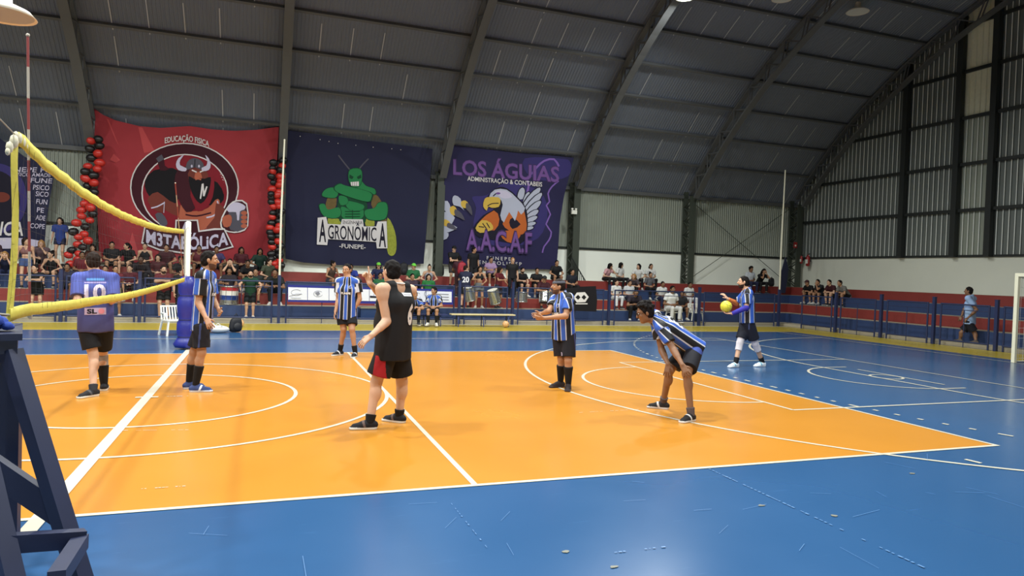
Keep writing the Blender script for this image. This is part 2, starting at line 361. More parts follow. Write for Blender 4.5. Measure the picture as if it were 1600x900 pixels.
for px, py, d_ in ((1304.5, 520, 'below the man in the patterned shirt'), (1375, 530, 'beside the empty red and blue steps'), (1457, 543, 'left of the man walking in pale blue'), (1554.5, 556, 'nearest the goal')):
    rail_post((FX, fyr(px, py)), 'square navy railing post '+d_)
WPOLE = mat('white_pole_paint', (214, 210, 190), .5)
for (px, top, d_) in ((435, 5.45, 'beside the balloon garland and the navy mascot banner'), (1216, 6.05, 'at the far corner of the court')):
    x = fx(px); y = FY; p = empty('tall_pole', (x, y, 0), 'tall thin white pole '+d_, 'pole', 'tall white poles of the railing')
    m = MB((x, y, 0)); m.tube([(x, y, 1.43), (x, y, 3.2), (x+.04, y, top)], [.034, .032, .024], 10); m.build('shaft', WPOLE, p)
    m = MB((x, y, 0)); m.ball((x+.04, y, top+.015), .03, 8); m.build('end_cap', WPOLE, p)
# ---- stair railing by the column
sr = empty('stair_railing', (13.4, 19.55, 1.52), 'black metal stair railing sloping down beside the fourth steel column', 'railing')
m = MB((13.4, 19.55, 1.52)); A_ = onY(893, 402, 19.55); B_ = onY(914, 438, 19.55)
m.tube([A_, B_, (B_[0], 19.55, 1.52)], .025, 6); m.build('handrail', STEELD, sr)
m = MB((13.4, 19.55, 1.52))
for i in range(8):
    q = A_+(B_-A_)*i/8; m.tube([q, (q[0], q[1], max(1.52, q[2]-.62))], .014, 5)
m.build('baluster', STEELD, sr)
# ================================================================== hanging banners
def cloth(name, rgb, rough=.75, noise=.06, nscale=1.5): return mat(name, rgb, rough, noise=noise, nscale=nscale, spec=.25)
def smooth_poly(P, k=3, closed=True):
    P = [np.array(p, float) for p in P]; n = len(P); out = []
    for i in range(n if closed else n-1):
        p0, p1, p2, p3 = P[(i-1) % n if closed else max(i-1, 0)], P[i], P[(i+1) % n], P[(i+2) % n if closed else min(i+2, n-1)]
        for j in range(k):
            t = j/k; out.append(.5*((2*p1)+(-p0+p2)*t+(2*p0-5*p1+4*p2-p3)*t*t+(-p0+3*p1-3*p2+p3)*t**3))
    if not closed: out.append(P[-1])
    return out
GLYPH = {}
def glyphs(text, spacing=1.0, bold=0.0):
    """flat text as (verts 2D in em units, width normalised later, faces)"""
    key = (text, spacing, bold)
    if key not in GLYPH:
        cu = bpy.data.curves.new('text', 'FONT'); cu.body = text; cu.size = 1.0; cu.space_character = spacing; cu.offset = bold; cu.resolution_u = 3; cu.fill_mode = 'FRONT'
        o = bpy.data.objects.new('text', cu); COL.objects.link(o); dg = bpy.context.evaluated_depsgraph_get()
        me = bpy.data.meshes.new_from_object(o.evaluated_get(dg)); bm = bmesh.new(); bm.from_mesh(me); bmesh.ops.triangulate(bm, faces=bm.faces)
        vs = np.array([v.co[:2] for v in bm.verts]) if len(bm.verts) else np.zeros((0, 2)); fs = [[v.index for v in f.verts] for f in bm.faces]
        bm.free(); bpy.data.objects.remove(o); bpy.data.meshes.remove(me); bpy.data.curves.remove(cu)
        GLYPH[key] = (vs, fs)
    return GLYPH[key]
def split_tris(vs, fs, L, rounds=5):
    vs = [np.array(v, float) for v in vs]
    for _ in range(rounds):
        mid = {}; out = []; any_ = False
        def md(a, b):
            k = (min(a, b), max(a, b))
            if np.linalg.norm(vs[a]-vs[b]) <= L: return None
            if k not in mid: mid[k] = len(vs); vs.append((vs[a]+vs[b])/2)
            return mid[k]
        for a, b, c in fs:
            ab, bc, ca = md(a, b), md(b, c), md(c, a); n = sum(q is not None for q in (ab, bc, ca))
            if n == 0: out.append((a, b, c)); continue
            any_ = True
            if n == 3: out += [(a, ab, ca), (ab, b, bc), (ca, bc, c), (ab, bc, ca)]
            elif n == 1:
                if ab is not None: out += [(a, ab, c), (ab, b, c)]
                elif bc is not None: out += [(a, b, bc), (a, bc, c)]
                else: out += [(a, b, ca), (ca, b, c)]
            else:
                if ab is None: out += [(c, ca, bc), (ca, a, b), (ca, b, bc)]
                elif bc is None: out += [(a, ab, ca), (ab, b, c), (ab, c, ca)]
                else: out += [(b, bc, ab), (ab, bc, c), (a, ab, c)]
        fs = out
        if not any_: break
    return vs, fs
class Banner:
    """a printed cloth: surface(px,py) gives the point of the hanging cloth; artwork lies on it in thin layers"""
    def __init__(s, name, label, plane, wave, corner, zf=None):
        s.plane, s.wave = plane, wave
        s.root = empty(name, s.pt(*corner, wv=False), label, 'banner'); s.org = np.array(s.root.location); s.layers = {}; s.tx = 0
        s.n = 0
    def pt(s, px, py, wv=True, lay=0.0):
        (y0, z0, y1, z1) = s.plane; d = ray(px, py)          # plane through (y0,z0)-(y1,z1), all x
        nrm = np.array([0, z1-z0, -(y1-y0)]); nrm /= np.linalg.norm(nrm)
        t = (np.array([0, y0, z0])-CP)@nrm/(d@nrm); p = CP+d*t
        sg = -1 if nrm[1] > 0 else 1
        w = s.wave(p[0], p[2]) if wv else 0
        return p+nrm*sg*(w+lay)
    def body(s, top, bottom, left, right, m, nu=60, nv=40, name='cloth'):
        def interp(P, t):
            P = np.array(P, float); L = np.r_[0, np.cumsum(np.linalg.norm(np.diff(P, axis=0), axis=1))]; L /= L[-1]
            return np.array([np.interp(t, L, P[:, 0]), np.interp(t, L, P[:, 1])])
        mb = MB(s.org); vs = []
        c00, c10, c01, c11 = [np.array(q, float) for q in (top[0], top[-1], bottom[0], bottom[-1])]
        for j in range(nv+1):
            v = j/nv
            for i in range(nu+1):
                u = i/nu
                q = (1-v)*interp(top, u)+v*interp(bottom, u)+(1-u)*interp(left, v)+u*interp(right, v)-((1-u)*(1-v)*c00+u*(1-v)*c10+(1-u)*v*c01+u*v*c11)
                vs.append(s.pt(q[0], q[1]))
        k = (nu+1)*(nv+1); vs += [v+np.array([0, .006, 0]) for v in vs]
        f = [(j*(nu+1)+i, (j+1)*(nu+1)+i, (j+1)*(nu+1)+i+1, j*(nu+1)+i+1) for j in range(nv) for i in range(nu)]
        f2 = [tuple(x+k for x in reversed(q)) for q in f]
        mb.add(vs, f+f2, 0, True); return mb.build(name, m, s.root)
    def L(s, part, m):
        if part == 'print': part = (part, s.n)
        elif part == 'lettering' and s.tx: part = (part, s.tx)
        if part not in s.layers: s.layers[part] = (MB(s.org), [])
        mb, ms = s.layers[part]
        if m not in ms: ms.append(m)
        return mb, ms.index(m)
    def _put(s, part, m, vs2, fs, lay=None):
        s.n += 1; lay = (.006+.0011*s.n) if lay is None else lay
        mb, mi = s.L(part, m); vs, fs = split_tris(vs2, fs, 5.0)
        mb.add([s.pt(v[0], v[1], True, lay) for v in vs], fs, mi)
    def poly(s, part, m, P, tr=None, sm=2, holes=()):
        Q = [[np.array(p, float) for p in r] for r in (P, *holes)]
        if sm > 1: Q = [smooth_poly(r, sm) for r in Q]
        if tr: ox, oy, k = tr; Q = [[(q[0]/k+ox, q[1]/k+oy) for q in r] for r in Q]
        t = tessellate_polygon([[Vector((q[0], q[1], 0)) for q in r] for r in Q]); flat_ = [q for r in Q for q in r]
        s._put(part, m, flat_, [tuple(f) for f in t])
    def line(s, part, m, P, w, tr=None, sm=1, closed=False):
        P = smooth_poly(P, sm, closed) if sm > 1 else [np.array(p, float) for p in P]
        if tr: ox, oy, k = tr; P = [np.array((q[0]/k+ox, q[1]/k+oy)) for q in P]; w = w/k
        n = len(P); vs = []
        for i in range(n):
            d = P[(i+1) % n if closed else min(i+1, n-1)]-P[(i-1) % n if closed else max(i-1, 0)]; d = d/(np.linalg.norm(d)+1e-9); q = np.array([-d[1], d[0]])*w/2; vs += [P[i]-q, P[i]+q]
        fs = []
        for i in range(n if closed else n-1):
            a, b, c, d = 2*i, (2*i+2) % (2*n), (2*i+3) % (2*n), 2*i+1; fs += [(a, b, c), (a, c, d)]
        s._put(part, m, vs, fs)
    def text(s, part, m, txt, p0, p1, h, bold=.0, spacing=1.0, shear=0.0, arcf=None, outline=None):
        """text along p0->p1 (photo px baseline), cap height h px; bold outline material goes under"""
        s.tx = s.n+1
        for bm_, mm in ((bold+.035, outline), (bold, m)):
            if mm is None: continue
            vs, fs = glyphs(txt, spacing, bm_); v0, _ = glyphs(txt, spacing, bold)
            x0, x1 = v0[:, 0].min(), v0[:, 0].max(); cap = .70
            out = []
            d = np.array(p1, float)-np.array(p0, float)
            for x, y in vs:
                t = (x-x0)/(x1-x0); yy = y/cap*h
                q = np.array(p0, float)+d*t+np.array([yy*shear, -yy])
                if arcf: q = q+np.array([0, arcf(t)])
                out.append(q)
            s._put(part, mm, out, fs)
        s.tx = 0
    def done(s):
        for part, (mb, ms) in s.layers.items(): mb.build(part[0] if isinstance(part, tuple) else part, ms, s.root)
PL = (19.35, 6.6, 20.22, 1.7)
WHITE = cloth('banner_white', (214, 210, 212)); LILAC = cloth('banner_pale_lilac', (196, 190, 214)); MAROON = cloth('banner_maroon', (62, 22, 34)); RED = cloth('banner_red', (158, 54, 62)); RED2 = cloth('banner_dusty_red', (186, 74, 78)); RED3 = cloth('banner_deep_red', (128, 30, 44))
BLK = cloth('banner_black', (22, 20, 26)); TAN = cloth('banner_tan', (176, 96, 74)); TAN2 = cloth('banner_brown', (112, 54, 46)); GREY = cloth('banner_grey', (84, 82, 94)); NAVY = cloth('banner_navy', (36, 38, 64)); GRN = cloth('banner_green', (38, 122, 72)); GRN2 = cloth('banner_dark_green', (18, 66, 44)); CORN = cloth('banner_corn', (150, 156, 62), noise=.35, nscale=14); BRN = cloth('banner_corn_brown', (104, 88, 54), noise=.3, nscale=10)
PUR = cloth('banner_purple', (116, 82, 148)); PURD = cloth('banner_purple_shade', (66, 50, 92)); ORG = cloth('banner_orange', (186, 98, 48)); YEL = cloth('banner_yellow', (206, 172, 78)); FEA = cloth('banner_feather', (176, 180, 200)); LIG = cloth('banner_lightning', (128, 96, 176)); INK = cloth('banner_ink', (30, 28, 44)); INDIGO = cloth('banner_indigo', (58, 52, 110))
PURB = mat('purple_navy_print', (44, 42, 78), .75, noise=.45, nscale=.55, spec=.25)
# ---- red banner
def w_red(x, z): u = (x+3.9)/5.7; d = (z-6.4)+(-1.1)*(x-1.8); return .06*math.sin(d*2.1)*max(0, u)**1.0+.022*math.sin(d*4.3+1)*max(0,u)+.02*math.sin(x*2.2+z*.7)+.03*math.exp(-((x+3.4)/.5)**2)*math.sin(z*3+x*2)
B = Banner('team_banner', 'large red banner with horned bearded warrior and mug, lettered A METABÓLICA', PL, w_red, (290, 410))
T = (0, 200, 4)
B.body([(145, 168), (160, 179), (180, 188), (217, 197), (250, 200), (297, 197), (330, 202), (365, 204.5), (400, 203), (436, 198)], [(155, 410), (250, 413), (330, 412), (387, 406), (424, 399)], [(145, 168), (150, 250), (155, 410)], [(436, 198), (430, 300), (424, 399)], RED)
B.poly('print', RED2, [(216, 198.5), (222, 199), (242, 236), (225, 239)], sm=1); B.poly('print', RED2, [(207, 362), (218, 400), (204, 409), (196, 408)], sm=1); B.poly('print', RED2, [(166, 185), (169, 186), (186, 228), (181, 220)], sm=1); B.poly('print', RED2, [(178, 240), (188, 250), (182, 254), (172, 250)], sm=1)
el = lambda cx, cy, rx, ry, a0=0, a1=360, n=40: [(cx+rx*math.cos(math.radians(a0+(a1-a0)*i/n)), cy+ry*math.sin(math.radians(a0+(a1-a0)*i/n))) for i in range(n)]
B.poly('emblem', WHITE, el(1153, 372, 340, 280), T, 1); B.poly('emblem', MAROON, el(1153, 372, 332, 273), T, 1); B.poly('emblem', WHITE, el(1155, 405, 272, 243), T, 1); B.poly('emblem', RED3, el(1155, 405, 264, 236), T, 1)
B.poly('emblem', BLK, [(905, 330), (960, 265), (1080, 250), (1130, 300), (1120, 430), (1080, 480), (1010, 440), (960, 450), (915, 400)], T)
B.poly('emblem', TAN2, [(930, 430), (985, 400), (1060, 455), (1150, 500), (1130, 560), (1010, 500), (930, 470)], T); B.poly('emblem', MAROON, [(985, 180), (1020, 160), (1030, 235), (1060, 255), (1000, 265)], T); B.poly('emblem', GREY, [(975, 190), (1010, 165), (1025, 195), (990, 215)], T, 1)
B.poly('emblem', BLK, [(1290, 330), (1360, 340), (1400, 420), (1380, 470), (1300, 480)], T); B.poly('emblem', TAN, [(1130, 480), (1200, 520), (1300, 500), (1345, 450), (1372, 452), (1368, 540), (1300, 620), (1240, 640), (1130, 620)], T); B.line('emblem', MAROON, [(1160, 540), (1230, 550), (1320, 530)], 10, T, 3)
B.line('emblem', LILAC, [(1358, 455), (1366, 500), (1340, 545), (1290, 560)], 9, T, 3); B.poly('emblem', TAN2, [(1350, 470), (1400, 500), (1420, 560), (1410, 615), (1330, 640), (1290, 620), (1340, 560)], T)
B.poly('emblem', TAN2, [(940, 470), (1030, 480), (1020, 530), (950, 500)], T); B.line('emblem', LILAC, [(945, 500), (985, 490), (1030, 465)], 8, T, 2); B.poly('emblem', GREY, [(970, 540), (1010, 530), (1045, 580), (1040, 610), (1000, 600)], T); B.line('emblem', LILAC, [(1028, 460), (1024, 530)], 4, T)
B.poly('emblem', MAROON, [(1110, 265), (1180, 235), (1200, 270), (1190, 420), (1220, 500), (1165, 525), (1120, 450), (1090, 380), (1092, 320)], T); B.poly('emblem', RED3, [(1300, 300), (1340, 320), (1330, 430), (1290, 500), (1240, 520), (1220, 480)], T); B.poly('emblem', TAN2, [(1190, 255), (1285, 255), (1300, 330), (1240, 350), (1180, 320)], T)
B.poly('emblem', TAN, [(1222, 280), (1256, 280), (1262, 330), (1220, 330)], T); B.poly('emblem', BLK, [(1180, 300), (1215, 318), (1245, 312), (1280, 316), (1318, 305), (1315, 360), (1295, 430), (1255, 472), (1215, 430), (1190, 370)], T); B.line('emblem', TAN, [(1222, 321), (1240, 316), (1258, 322)], 9, T, 2)
B.line('emblem', WHITE, [(1200, 262), (1230, 275)], 8, T); B.line('emblem', WHITE, [(1250, 275), (1282, 262)], 8, T)
B.poly('emblem', GREY, [(1165, 262), (1170, 215), (1200, 190), (1240, 192), (1272, 222), (1272, 265), (1220, 245)], T); B.line('emblem', BLK, [(1220, 195), (1218, 245)], 5, T)
for dx in (1200, 1245): B.poly('emblem', LILAC, el(dx, 238, 6, 9, n=10), T, 1)
B.poly('emblem', LILAC, [(1150, 168), (1128, 200), (1126, 232), (1166, 250), (1160, 270), (1115, 262), (1100, 228), (1115, 190)], T); B.poly('emblem', LILAC, [(1283, 168), (1297, 205), (1290, 235), (1262, 248), (1268, 268), (1306, 262), (1318, 230), (1306, 190)], T)
B.poly('emblem', WHITE, [(1262, 348), (1274, 345), (1278, 395), (1290, 362), (1299, 365), (1280, 425), (1270, 425), (1268, 385), (1258, 442), (1250, 440)], T, 1)
B.poly('emblem', WHITE, [(1385, 555), (1430, 480), (1480, 450), (1545, 470), (1552, 610), (1500, 650), (1430, 650), (1380, 620)], T); B.poly('emblem', MAROON, [(1393, 560), (1435, 488), (1480, 458), (1538, 477), (1545, 605), (1497, 642), (1430, 642), (1388, 615)], T); B.poly('emblem', GREY, [(1430, 530), (1535, 510), (1530, 630), (1440, 635)], T)
B.poly('emblem', LILAC, [(1420, 500), (1460, 465), (1500, 468), (1535, 490), (1525, 510), (1500, 520), (1495, 572), (1482, 572), (1476, 525), (1430, 525)], T)
for i in range(4): B.poly('emblem', TAN, el(1526, 530+27*i, 20, 13, n=14), T, 1)
B.poly('emblem', TAN, [(1390, 560), (1430, 540), (1450, 560), (1440, 610), (1400, 615)], T)
blk_ = [(905, 605), (1000, 635), (1095, 642), (1098, 572), (1238, 572), (1248, 640), (1340, 625), (1405, 625), (1462, 742), (1340, 775), (1180, 790), (1000, 765), (885, 718)]
B.poly('lettering', WHITE, blk_, T, 1); B.poly('lettering', MAROON, [(913, 615), (1000, 645), (1104, 650), (1106, 580), (1230, 580), (1240, 650), (1340, 636), (1400, 634), (1450, 736), (1340, 766), (1180, 780), (1000, 755), (895, 711)], T, 1)
B.text('lettering', LILAC, 'A', (281.5, 364.5), (300, 364.5), 17.5, bold=.03); B.text('lettering', LILAC, 'M3TABÓLiCA', (229, 379), (357, 382), 19.5, bold=.03, arcf=lambda t: 9.5*(1-(2*t-1)**2)-1)
B.text('lettering', WHITE, 'EDUCAÇÃO FISICA', (258, 224), (327, 229.5), 8.6, bold=.02, arcf=lambda t: -6*(1-(2*t-1)**2))
B.text('lettering', RED2, 'FUNEPE', (276, 407.5), (312, 408), 4.5); B.done()
# ---- navy banner with the green figure
def w_nav(x, z): return .02*math.sin(x*2.6+z)+.03*math.sin(z*3.4+.5*x)*max(0, min(1, (4.2-z)/2))
B = Banner('team_banner', 'dark navy banner with green muscular insect figure, lettered AGRONÔMICA', PL, w_nav, (560, 414)); T = (300, 180, 4)
B.body([(446, 203), (520, 213), (600, 223), (676, 233)], [(446, 404), (475, 410), (525, 414), (587, 415.5), (637, 414), (662, 412)], [(446, 203), (446, 404)], [(676, 233), (669, 320), (662, 412)], NAVY)
for P in ([(915, 250), (945, 290), (992, 348)], [(1103, 272), (1068, 308), (1036, 348)]): B.line('emblem', GREY, P, 8, T, 3)
G = lambda P: (B.poly('emblem', GRN2, [(np.mean([q[0] for q in P])+(x-np.mean([q[0] for q in P]))*1.07, np.mean([q[1] for q in P])+(y-np.mean([q[1] for q in P]))*1.07) for x, y in P], T, 3), B.poly('emblem', GRN, P, T, 3))
B.poly('emblem', BRN, [(1140, 490), (1185, 540), (1190, 600), (1240, 700), (1180, 660), (1120, 560)], T); B.poly('emblem', BRN, [(845, 520), (905, 520), (885, 600), (838, 590)], T); B.poly('emblem', CORN, [(1222, 640), (1255, 690), (1275, 760), (1278, 840), (1262, 876), (1235, 876), (1220, 840), (1218, 740)], T); B.poly('emblem', CORN, [(1085, 635), (1130, 640), (1140, 690), (1085, 690)], T); B.poly('emblem', CORN, [(850, 640), (925, 650), (920, 690), (860, 690)], T)
B.poly('emblem', GRN2, [(920, 500), (1080, 500), (1090, 640), (1060, 680), (940, 680), (915, 620)], T)
for P in ([(935, 570), (995, 590), (1055, 570), (1075, 620), (1040, 655), (965, 655), (930, 620)], [(960, 535), (1070, 560), (1060, 592), (985, 592)], [(918, 505), (965, 512), (972, 550), (928, 560)], [(795, 565), (828, 555), (850, 590), (915, 575), (930, 615), (900, 642), (825, 630)], [(1085, 592), (1140, 580), (1165, 548), (1212, 548), (1222, 598), (1200, 650), (1110, 652), (1080, 622)], [(815, 505), (832, 465), (882, 452), (912, 486), (890, 516)], [(1040, 395), (1085, 440), (1140, 460), (1142, 495), (1080, 480), (1010, 470), (1000, 450)], [(892, 448), (925, 428), (960, 440), (1108, 480), (1120, 515), (1095, 540), (990, 512), (905, 478)], [(988, 340), (1052, 338), (1062, 392), (1045, 442), (1000, 445), (978, 395)]): G(P)
for i in range(3): B.line('emblem', GRN2, [(955, 600+16*i), (1050, 600+16*i)], 4, T)
B.line('emblem', GRN2, [(1002, 590), (1002, 650)], 4, T); B.poly('emblem', GRN2, [(985, 370), (1010, 385), (1000, 400), (982, 392)], T, 1); B.poly('emblem', GRN2, [(1030, 385), (1056, 370), (1058, 392), (1036, 400)], T, 1); B.poly('emblem', WHITE, [(990, 417), (1042, 414), (1042, 442), (994, 440)], T, 1)
for i in range(3): B.line('emblem', BLK, [(1002+13*i, 416), (1002+13*i, 442)], 2, T)
B.poly('lettering', WHITE, [(785, 640), (838, 634), (848, 678), (928, 682), (936, 648), (1066, 650), (1072, 694), (1150, 694), (1160, 664), (1215, 662), (1222, 832), (1155, 832), (1150, 792), (1000, 782), (850, 774), (845, 812), (780, 808)], T, 1)
B.text('lettering', INK, 'A', (498.5, 377), (509.5, 377.5), 34, bold=.02); B.text('lettering', INK, 'GRONÔMIC', (512.5, 372.5), (588, 376.5), 21.5, bold=.01); B.text('lettering', INK, 'A', (592, 384.5), (603, 385.5), 36, bold=.02); B.text('lettering', INK, 'ENGENHARIA', (535.5, 349.5), (566, 350), 5.6)
B.text('lettering', WHITE, '-FUNEPE-', (530, 387), (571, 389), 6.6, bold=.01)
for px, py in ((469, 213), (500, 218), (514, 221), (528, 224), (556, 227), (583, 230), (612, 232.5), (626, 234)): gm = MB(B.org); gm.ball(B.pt(px, py, True, .012), .018, 8); gm.build('eyelet', WHITE, B.root)
B.done()
# ---- purple banner with the eagle
def w_pur(x, z): u = (x-7.5)/5; return .02*math.sin(x*2.2-z)+.05*max(0, u)*math.sin(z*2.0+x*1.2)*.6
B = Banner('team_banner', 'purple banner with white headed eagle and talon, lettered LOS ÁGUIAS', PL, w_pur, (780, 418)); T = (600, 200, 4)
B.body([(703, 226), (750, 232), (800, 238), (850, 242), (896, 246.5)], [(686, 412), (750, 417), (820, 421), (869, 421)], [(703, 226), (695, 280), (688, 340), (686, 412)], [(896, 246.5), (883, 300), (875, 350), (869, 421)], PURB)
B.poly('print', INDIGO, [(550, 430), (640, 420), (760, 340), (900, 360), (1000, 430), (1020, 560), (960, 690), (800, 740), (640, 720), (560, 620), (575, 500)], T, 3); B.poly('print', INDIGO, [(880, 190), (1090, 190), (1160, 210), (1150, 300), (1010, 330), (900, 290)], T, 3)
for P, w in (([(890, 425), (905, 360), (895, 310), (930, 280), (955, 245), (1000, 205), (1060, 195), (1090, 240)], 12), ([(1090, 330), (1050, 365), (1025, 410), (1035, 460), (1015, 485), (1040, 540), (1012, 600), (1045, 650), (1030, 700), (1000, 740), (990, 780)], 9)): B.line('print', LIG, P, w, T, 2)
B.text('lettering', PURD, 'LOS ÁGUIAS', (708, 272.5), (873, 284.5), 24, bold=.045); B.text('lettering', PUR, 'LOS ÁGUIAS', (708, 272), (873, 284), 23, bold=.02)
B.text('lettering', WHITE, 'ADMINISTRAÇÃO & CONTABEIS', (730, 282), (847, 291.5), 6.8, bold=.012)
for k, (a, b, w) in enumerate((((850, 440), (868, 372), 34), ((880, 470), (905, 400), 28), ((885, 480), (975, 372), 36), ((895, 505), (985, 405), 34), ((900, 530), (978, 455), 32), ((900, 555), (962, 512), 28), ((895, 580), (955, 552), 24), ((893, 605), (945, 590), 20), ((890, 628), (930, 618), 18))):
    a = np.array(a, float); b = np.array(b, float); d = (b-a); q = np.array([-d[1], d[0]])/np.linalg.norm(d)
    for m_, g in ((INK, 1.35), (FEA, 1.0)): B.poly('emblem', m_, [a-q*w*.5*g, a+(b-a)*.7-q*w*.5*g, b-d/np.linalg.norm(d)*(0 if g == 1 else -8), a+(b-a)*.75+q*w*.5*g, a+q*w*.5*g], T, 2)
B.poly('emblem', INK, [(560, 620), (620, 545), (690, 500), (640, 440), (700, 375), (770, 378), (860, 460), (890, 530), (892, 640), (850, 720), (700, 700), (590, 680)], T, 3)
B.poly('emblem', ORG, [(770, 535), (855, 495), (882, 560), (885, 640), (840, 668), (780, 640), (740, 600)], T); B.poly('emblem', INK, [(800, 560), (850, 600), (800, 630), (780, 590)], T); B.poly('emblem', ORG, [(595, 585), (685, 515), (720, 570), (690, 640), (600, 625)], T); B.poly('emblem', ORG, [(730, 650), (800, 640), (850, 670), (800, 720), (740, 690)], T)
B.poly('emblem', FEA, [(655, 430), (690, 385), (765, 385), (830, 440), (878, 500), (852, 540), (835, 515), (815, 580), (780, 525), (748, 590), (725, 545), (740, 480), (715, 435)], T, 2); B.poly('emblem', LILAC, [(690, 395), (760, 392), (800, 430), (750, 440), (720, 425)], T); B.line('emblem', INK, [(680, 425), (705, 405), (722, 410)], 7, T, 2); B.poly('emblem', PUR, el(712, 408, 14, 7, n=12), T, 1)
B.poly('emblem', YEL, [(640, 432), (712, 432), (726, 455), (715, 492), (670, 498), (650, 490), (640, 516), (618, 490), (622, 455)], T); B.line('emblem', INK, [(645, 487), (672, 472), (715, 470)], 6, T, 2)
B.poly('emblem', YEL, [(570, 625), (610, 575), (665, 590), (682, 628), (650, 645), (600, 655)], T); 
for P in ([(590, 615), (625, 620)], [(615, 595), (640, 630)], [(640, 592), (660, 625)]): B.line('emblem', INK, P, 6, T)
for P in ([(352, 545), (400, 520), (440, 560), (420, 600), (455, 620), (400, 650), (352, 640)], [(362, 465), (395, 455), (415, 500), (410, 535), (372, 510)], [(425, 440), (440, 420), (475, 440), (490, 500), (505, 520), (470, 490), (432, 480)], [(352, 650), (400, 655), (390, 690), (352, 695)]): B.poly('emblem', FEA, P, T, 2)
for P in ([(408, 500), (432, 485), (452, 510), (440, 545), (415, 535)], [(478, 460), (505, 452), (525, 475), (505, 500), (482, 490)], [(358, 575), (385, 570), (410, 590), (395, 615), (362, 600)]): B.poly('emblem', YEL, P, T, 2)
for P in ([(440, 505), (480, 530), (502, 575), (470, 560), (440, 545)], [(512, 465), (540, 490), (549, 545), (525, 520), (508, 500)], [(398, 590), (430, 605), (452, 632), (420, 630), (390, 615)]): B.poly('emblem', GREY, P, T, 2)
B.text('lettering', PURD, 'A.A.C.A.F', (727.5, 389.5), (830, 395), 32, bold=.05); B.text('lettering', PUR, 'A.A.C.A.F', (728, 389), (830, 394), 30.5, bold=.015)
B.text('lettering', WHITE, 'FUNEPE', (760, 405), (797, 407), 5.4, spacing=1.5); B.text('lettering', WHITE, 'PENÁPOLIS-SP', (741, 411.5), (814.5, 415), 5.4, spacing=1.4); B.done()
# ---- navy banner at the far left
def w_l(x, z): return .03*math.sin(x*2+z*1.7)
B = Banner('team_banner', 'dark blue banner covered in small white words FUNEPE, behind the net at left', PL, w_l, (30, 402))
B.body([(-150, 170), (-60, 190), (0, 216), (40, 246), (88, 254)], [(-150, 395), (0, 401), (40, 402), (68, 401)], [(-150, 170), (-150, 395)], [(88, 254), (80, 300), (72, 350), (68, 401)], NAVY)
for i, (t_, x0, x1, y) in enumerate((('FUNEPE FU', 3, 80, 268), ('PSICO AMADE', 24, 79, 275), ('FUNE', 48, 81, 285), ('PSICO', 52, 77, 296), ('SICO', 56, 76, 306), ('FUN', 57, 74, 318), ('PE', 58, 69, 331), ('ADE', 56, 71, 343), ('COPE', 47, 70, 356))):
    B.text('lettering', LILAC, t_, (x0, y), (x1, y+1.5), 7.5 if len(t_) < 6 or i == 0 else 5.5, bold=.01, shear=.12)
B.poly('print', INDIGO, el(-5, 310, 48, 55), None, 1); B.poly('print', INK, el(-8, 312, 40, 46), None, 1); B.poly('print', TAN2, el(2, 308, 14, 8, n=20), None, 1); B.poly('print', LILAC, el(10, 380, 58, 8.5), None, 1)
B.text('lettering', WHITE, 'PSICODÉLICA', (-105, 366), (36, 368), 21, bold=.02, shear=.15); B.text('lettering', WHITE, 'FUNEPE', (-28, 376.5), (9, 376.5), 4.5); B.done()
# ---- sponsor banner and black flag on the railing
PF = (FY-.06, 1.2, FY-.06, .2); flatw = lambda x, z: .006*math.sin(x*5)
SPB = cloth('sponsor_blue', (44, 48, 128)); SPW = cloth('sponsor_white', (214, 216, 228)); SPG = cloth('sponsor_grey_print', (120, 122, 136))
B = Banner('sponsor_banner', 'long white sponsor banner with blue edges tied along the railing', PF, flatw, (580, 480))
B.body([(449.5, 445), (580, 449), (708, 452.5)], [(449.5, 471.5), (580, 474.5), (708, 476)], [(449.5, 445), (449.5, 471.5)], [(708, 452.5), (708, 476)], SPB, nu=40, nv=4)
xs_ = [450, 480.5, 514, 545, 577, 612, 640, 665.5, 706]
for x0, x1 in zip(xs_, xs_[1:]):
    yt = lambda x: 448.7+(x-450)*.028; yb = lambda x: 468.3+(x-450)*.0158
    B.poly('print', SPW, [(x0+.4, yt(x0)), (x1-.4, yt(x1)), (x1-.4, yb(x1)), (x0+.4, yb(x0))], sm=1)
for cx, cy, rx in ((463, 457, 8), (497, 459, 7), (528, 459, 5), (590, 461, 6), (625, 462, 6), (652, 462, 5)): B.line('print', SPG, el(cx, cy, rx, 4.5, 20, 330), .5, sm=1)
B.line('print', SPG, [(451.5, 463), (463, 459.5), (472, 459.5)], .6); B.poly('print', INK, [(578, 462), (592, 463), (592, 465.5), (578, 465)], sm=1); B.poly('print', SPG, [(492, 457), (498, 455.5), (500, 459), (496, 462)], sm=1); B.line('print', SPG, [(454, 465.5), (470, 466)], .6)
for k in range(3): B.line('print', SPG, [(676, 459+k*4.2), (701, 460+k*4.2)], .9)
B.line('print', SPG, el(668, 459, 5, 5, 60, 300), .7); B.done()
B = Banner('sponsor_flag', 'black flag with white hexagon of two diamonds hung on the railing', PF, lambda x, z: .012*math.sin(x*7+z*2), (912, 487))
B.body([(884, 451), (905, 448), (931, 447)], [(884, 485), (905, 486), (932, 487)], [(884, 451), (884, 485)], [(931, 447), (933, 470), (932, 487)], BLK, nu=20, nv=16)
B.poly('emblem', WHITE, [(901, 457), (914, 456.5), (920, 464), (914.5, 472), (901, 472.5), (895.5, 465)], sm=1)
for cx in (902.8, 912.2): B.poly('emblem', BLK, [(cx, 460.5), (cx+4, 464.5), (cx, 468.5), (cx-4, 464.5)], sm=1)
B.line('emblem', WHITE, [(899, 474.6), (918, 474.6)], 1.6); B.done()
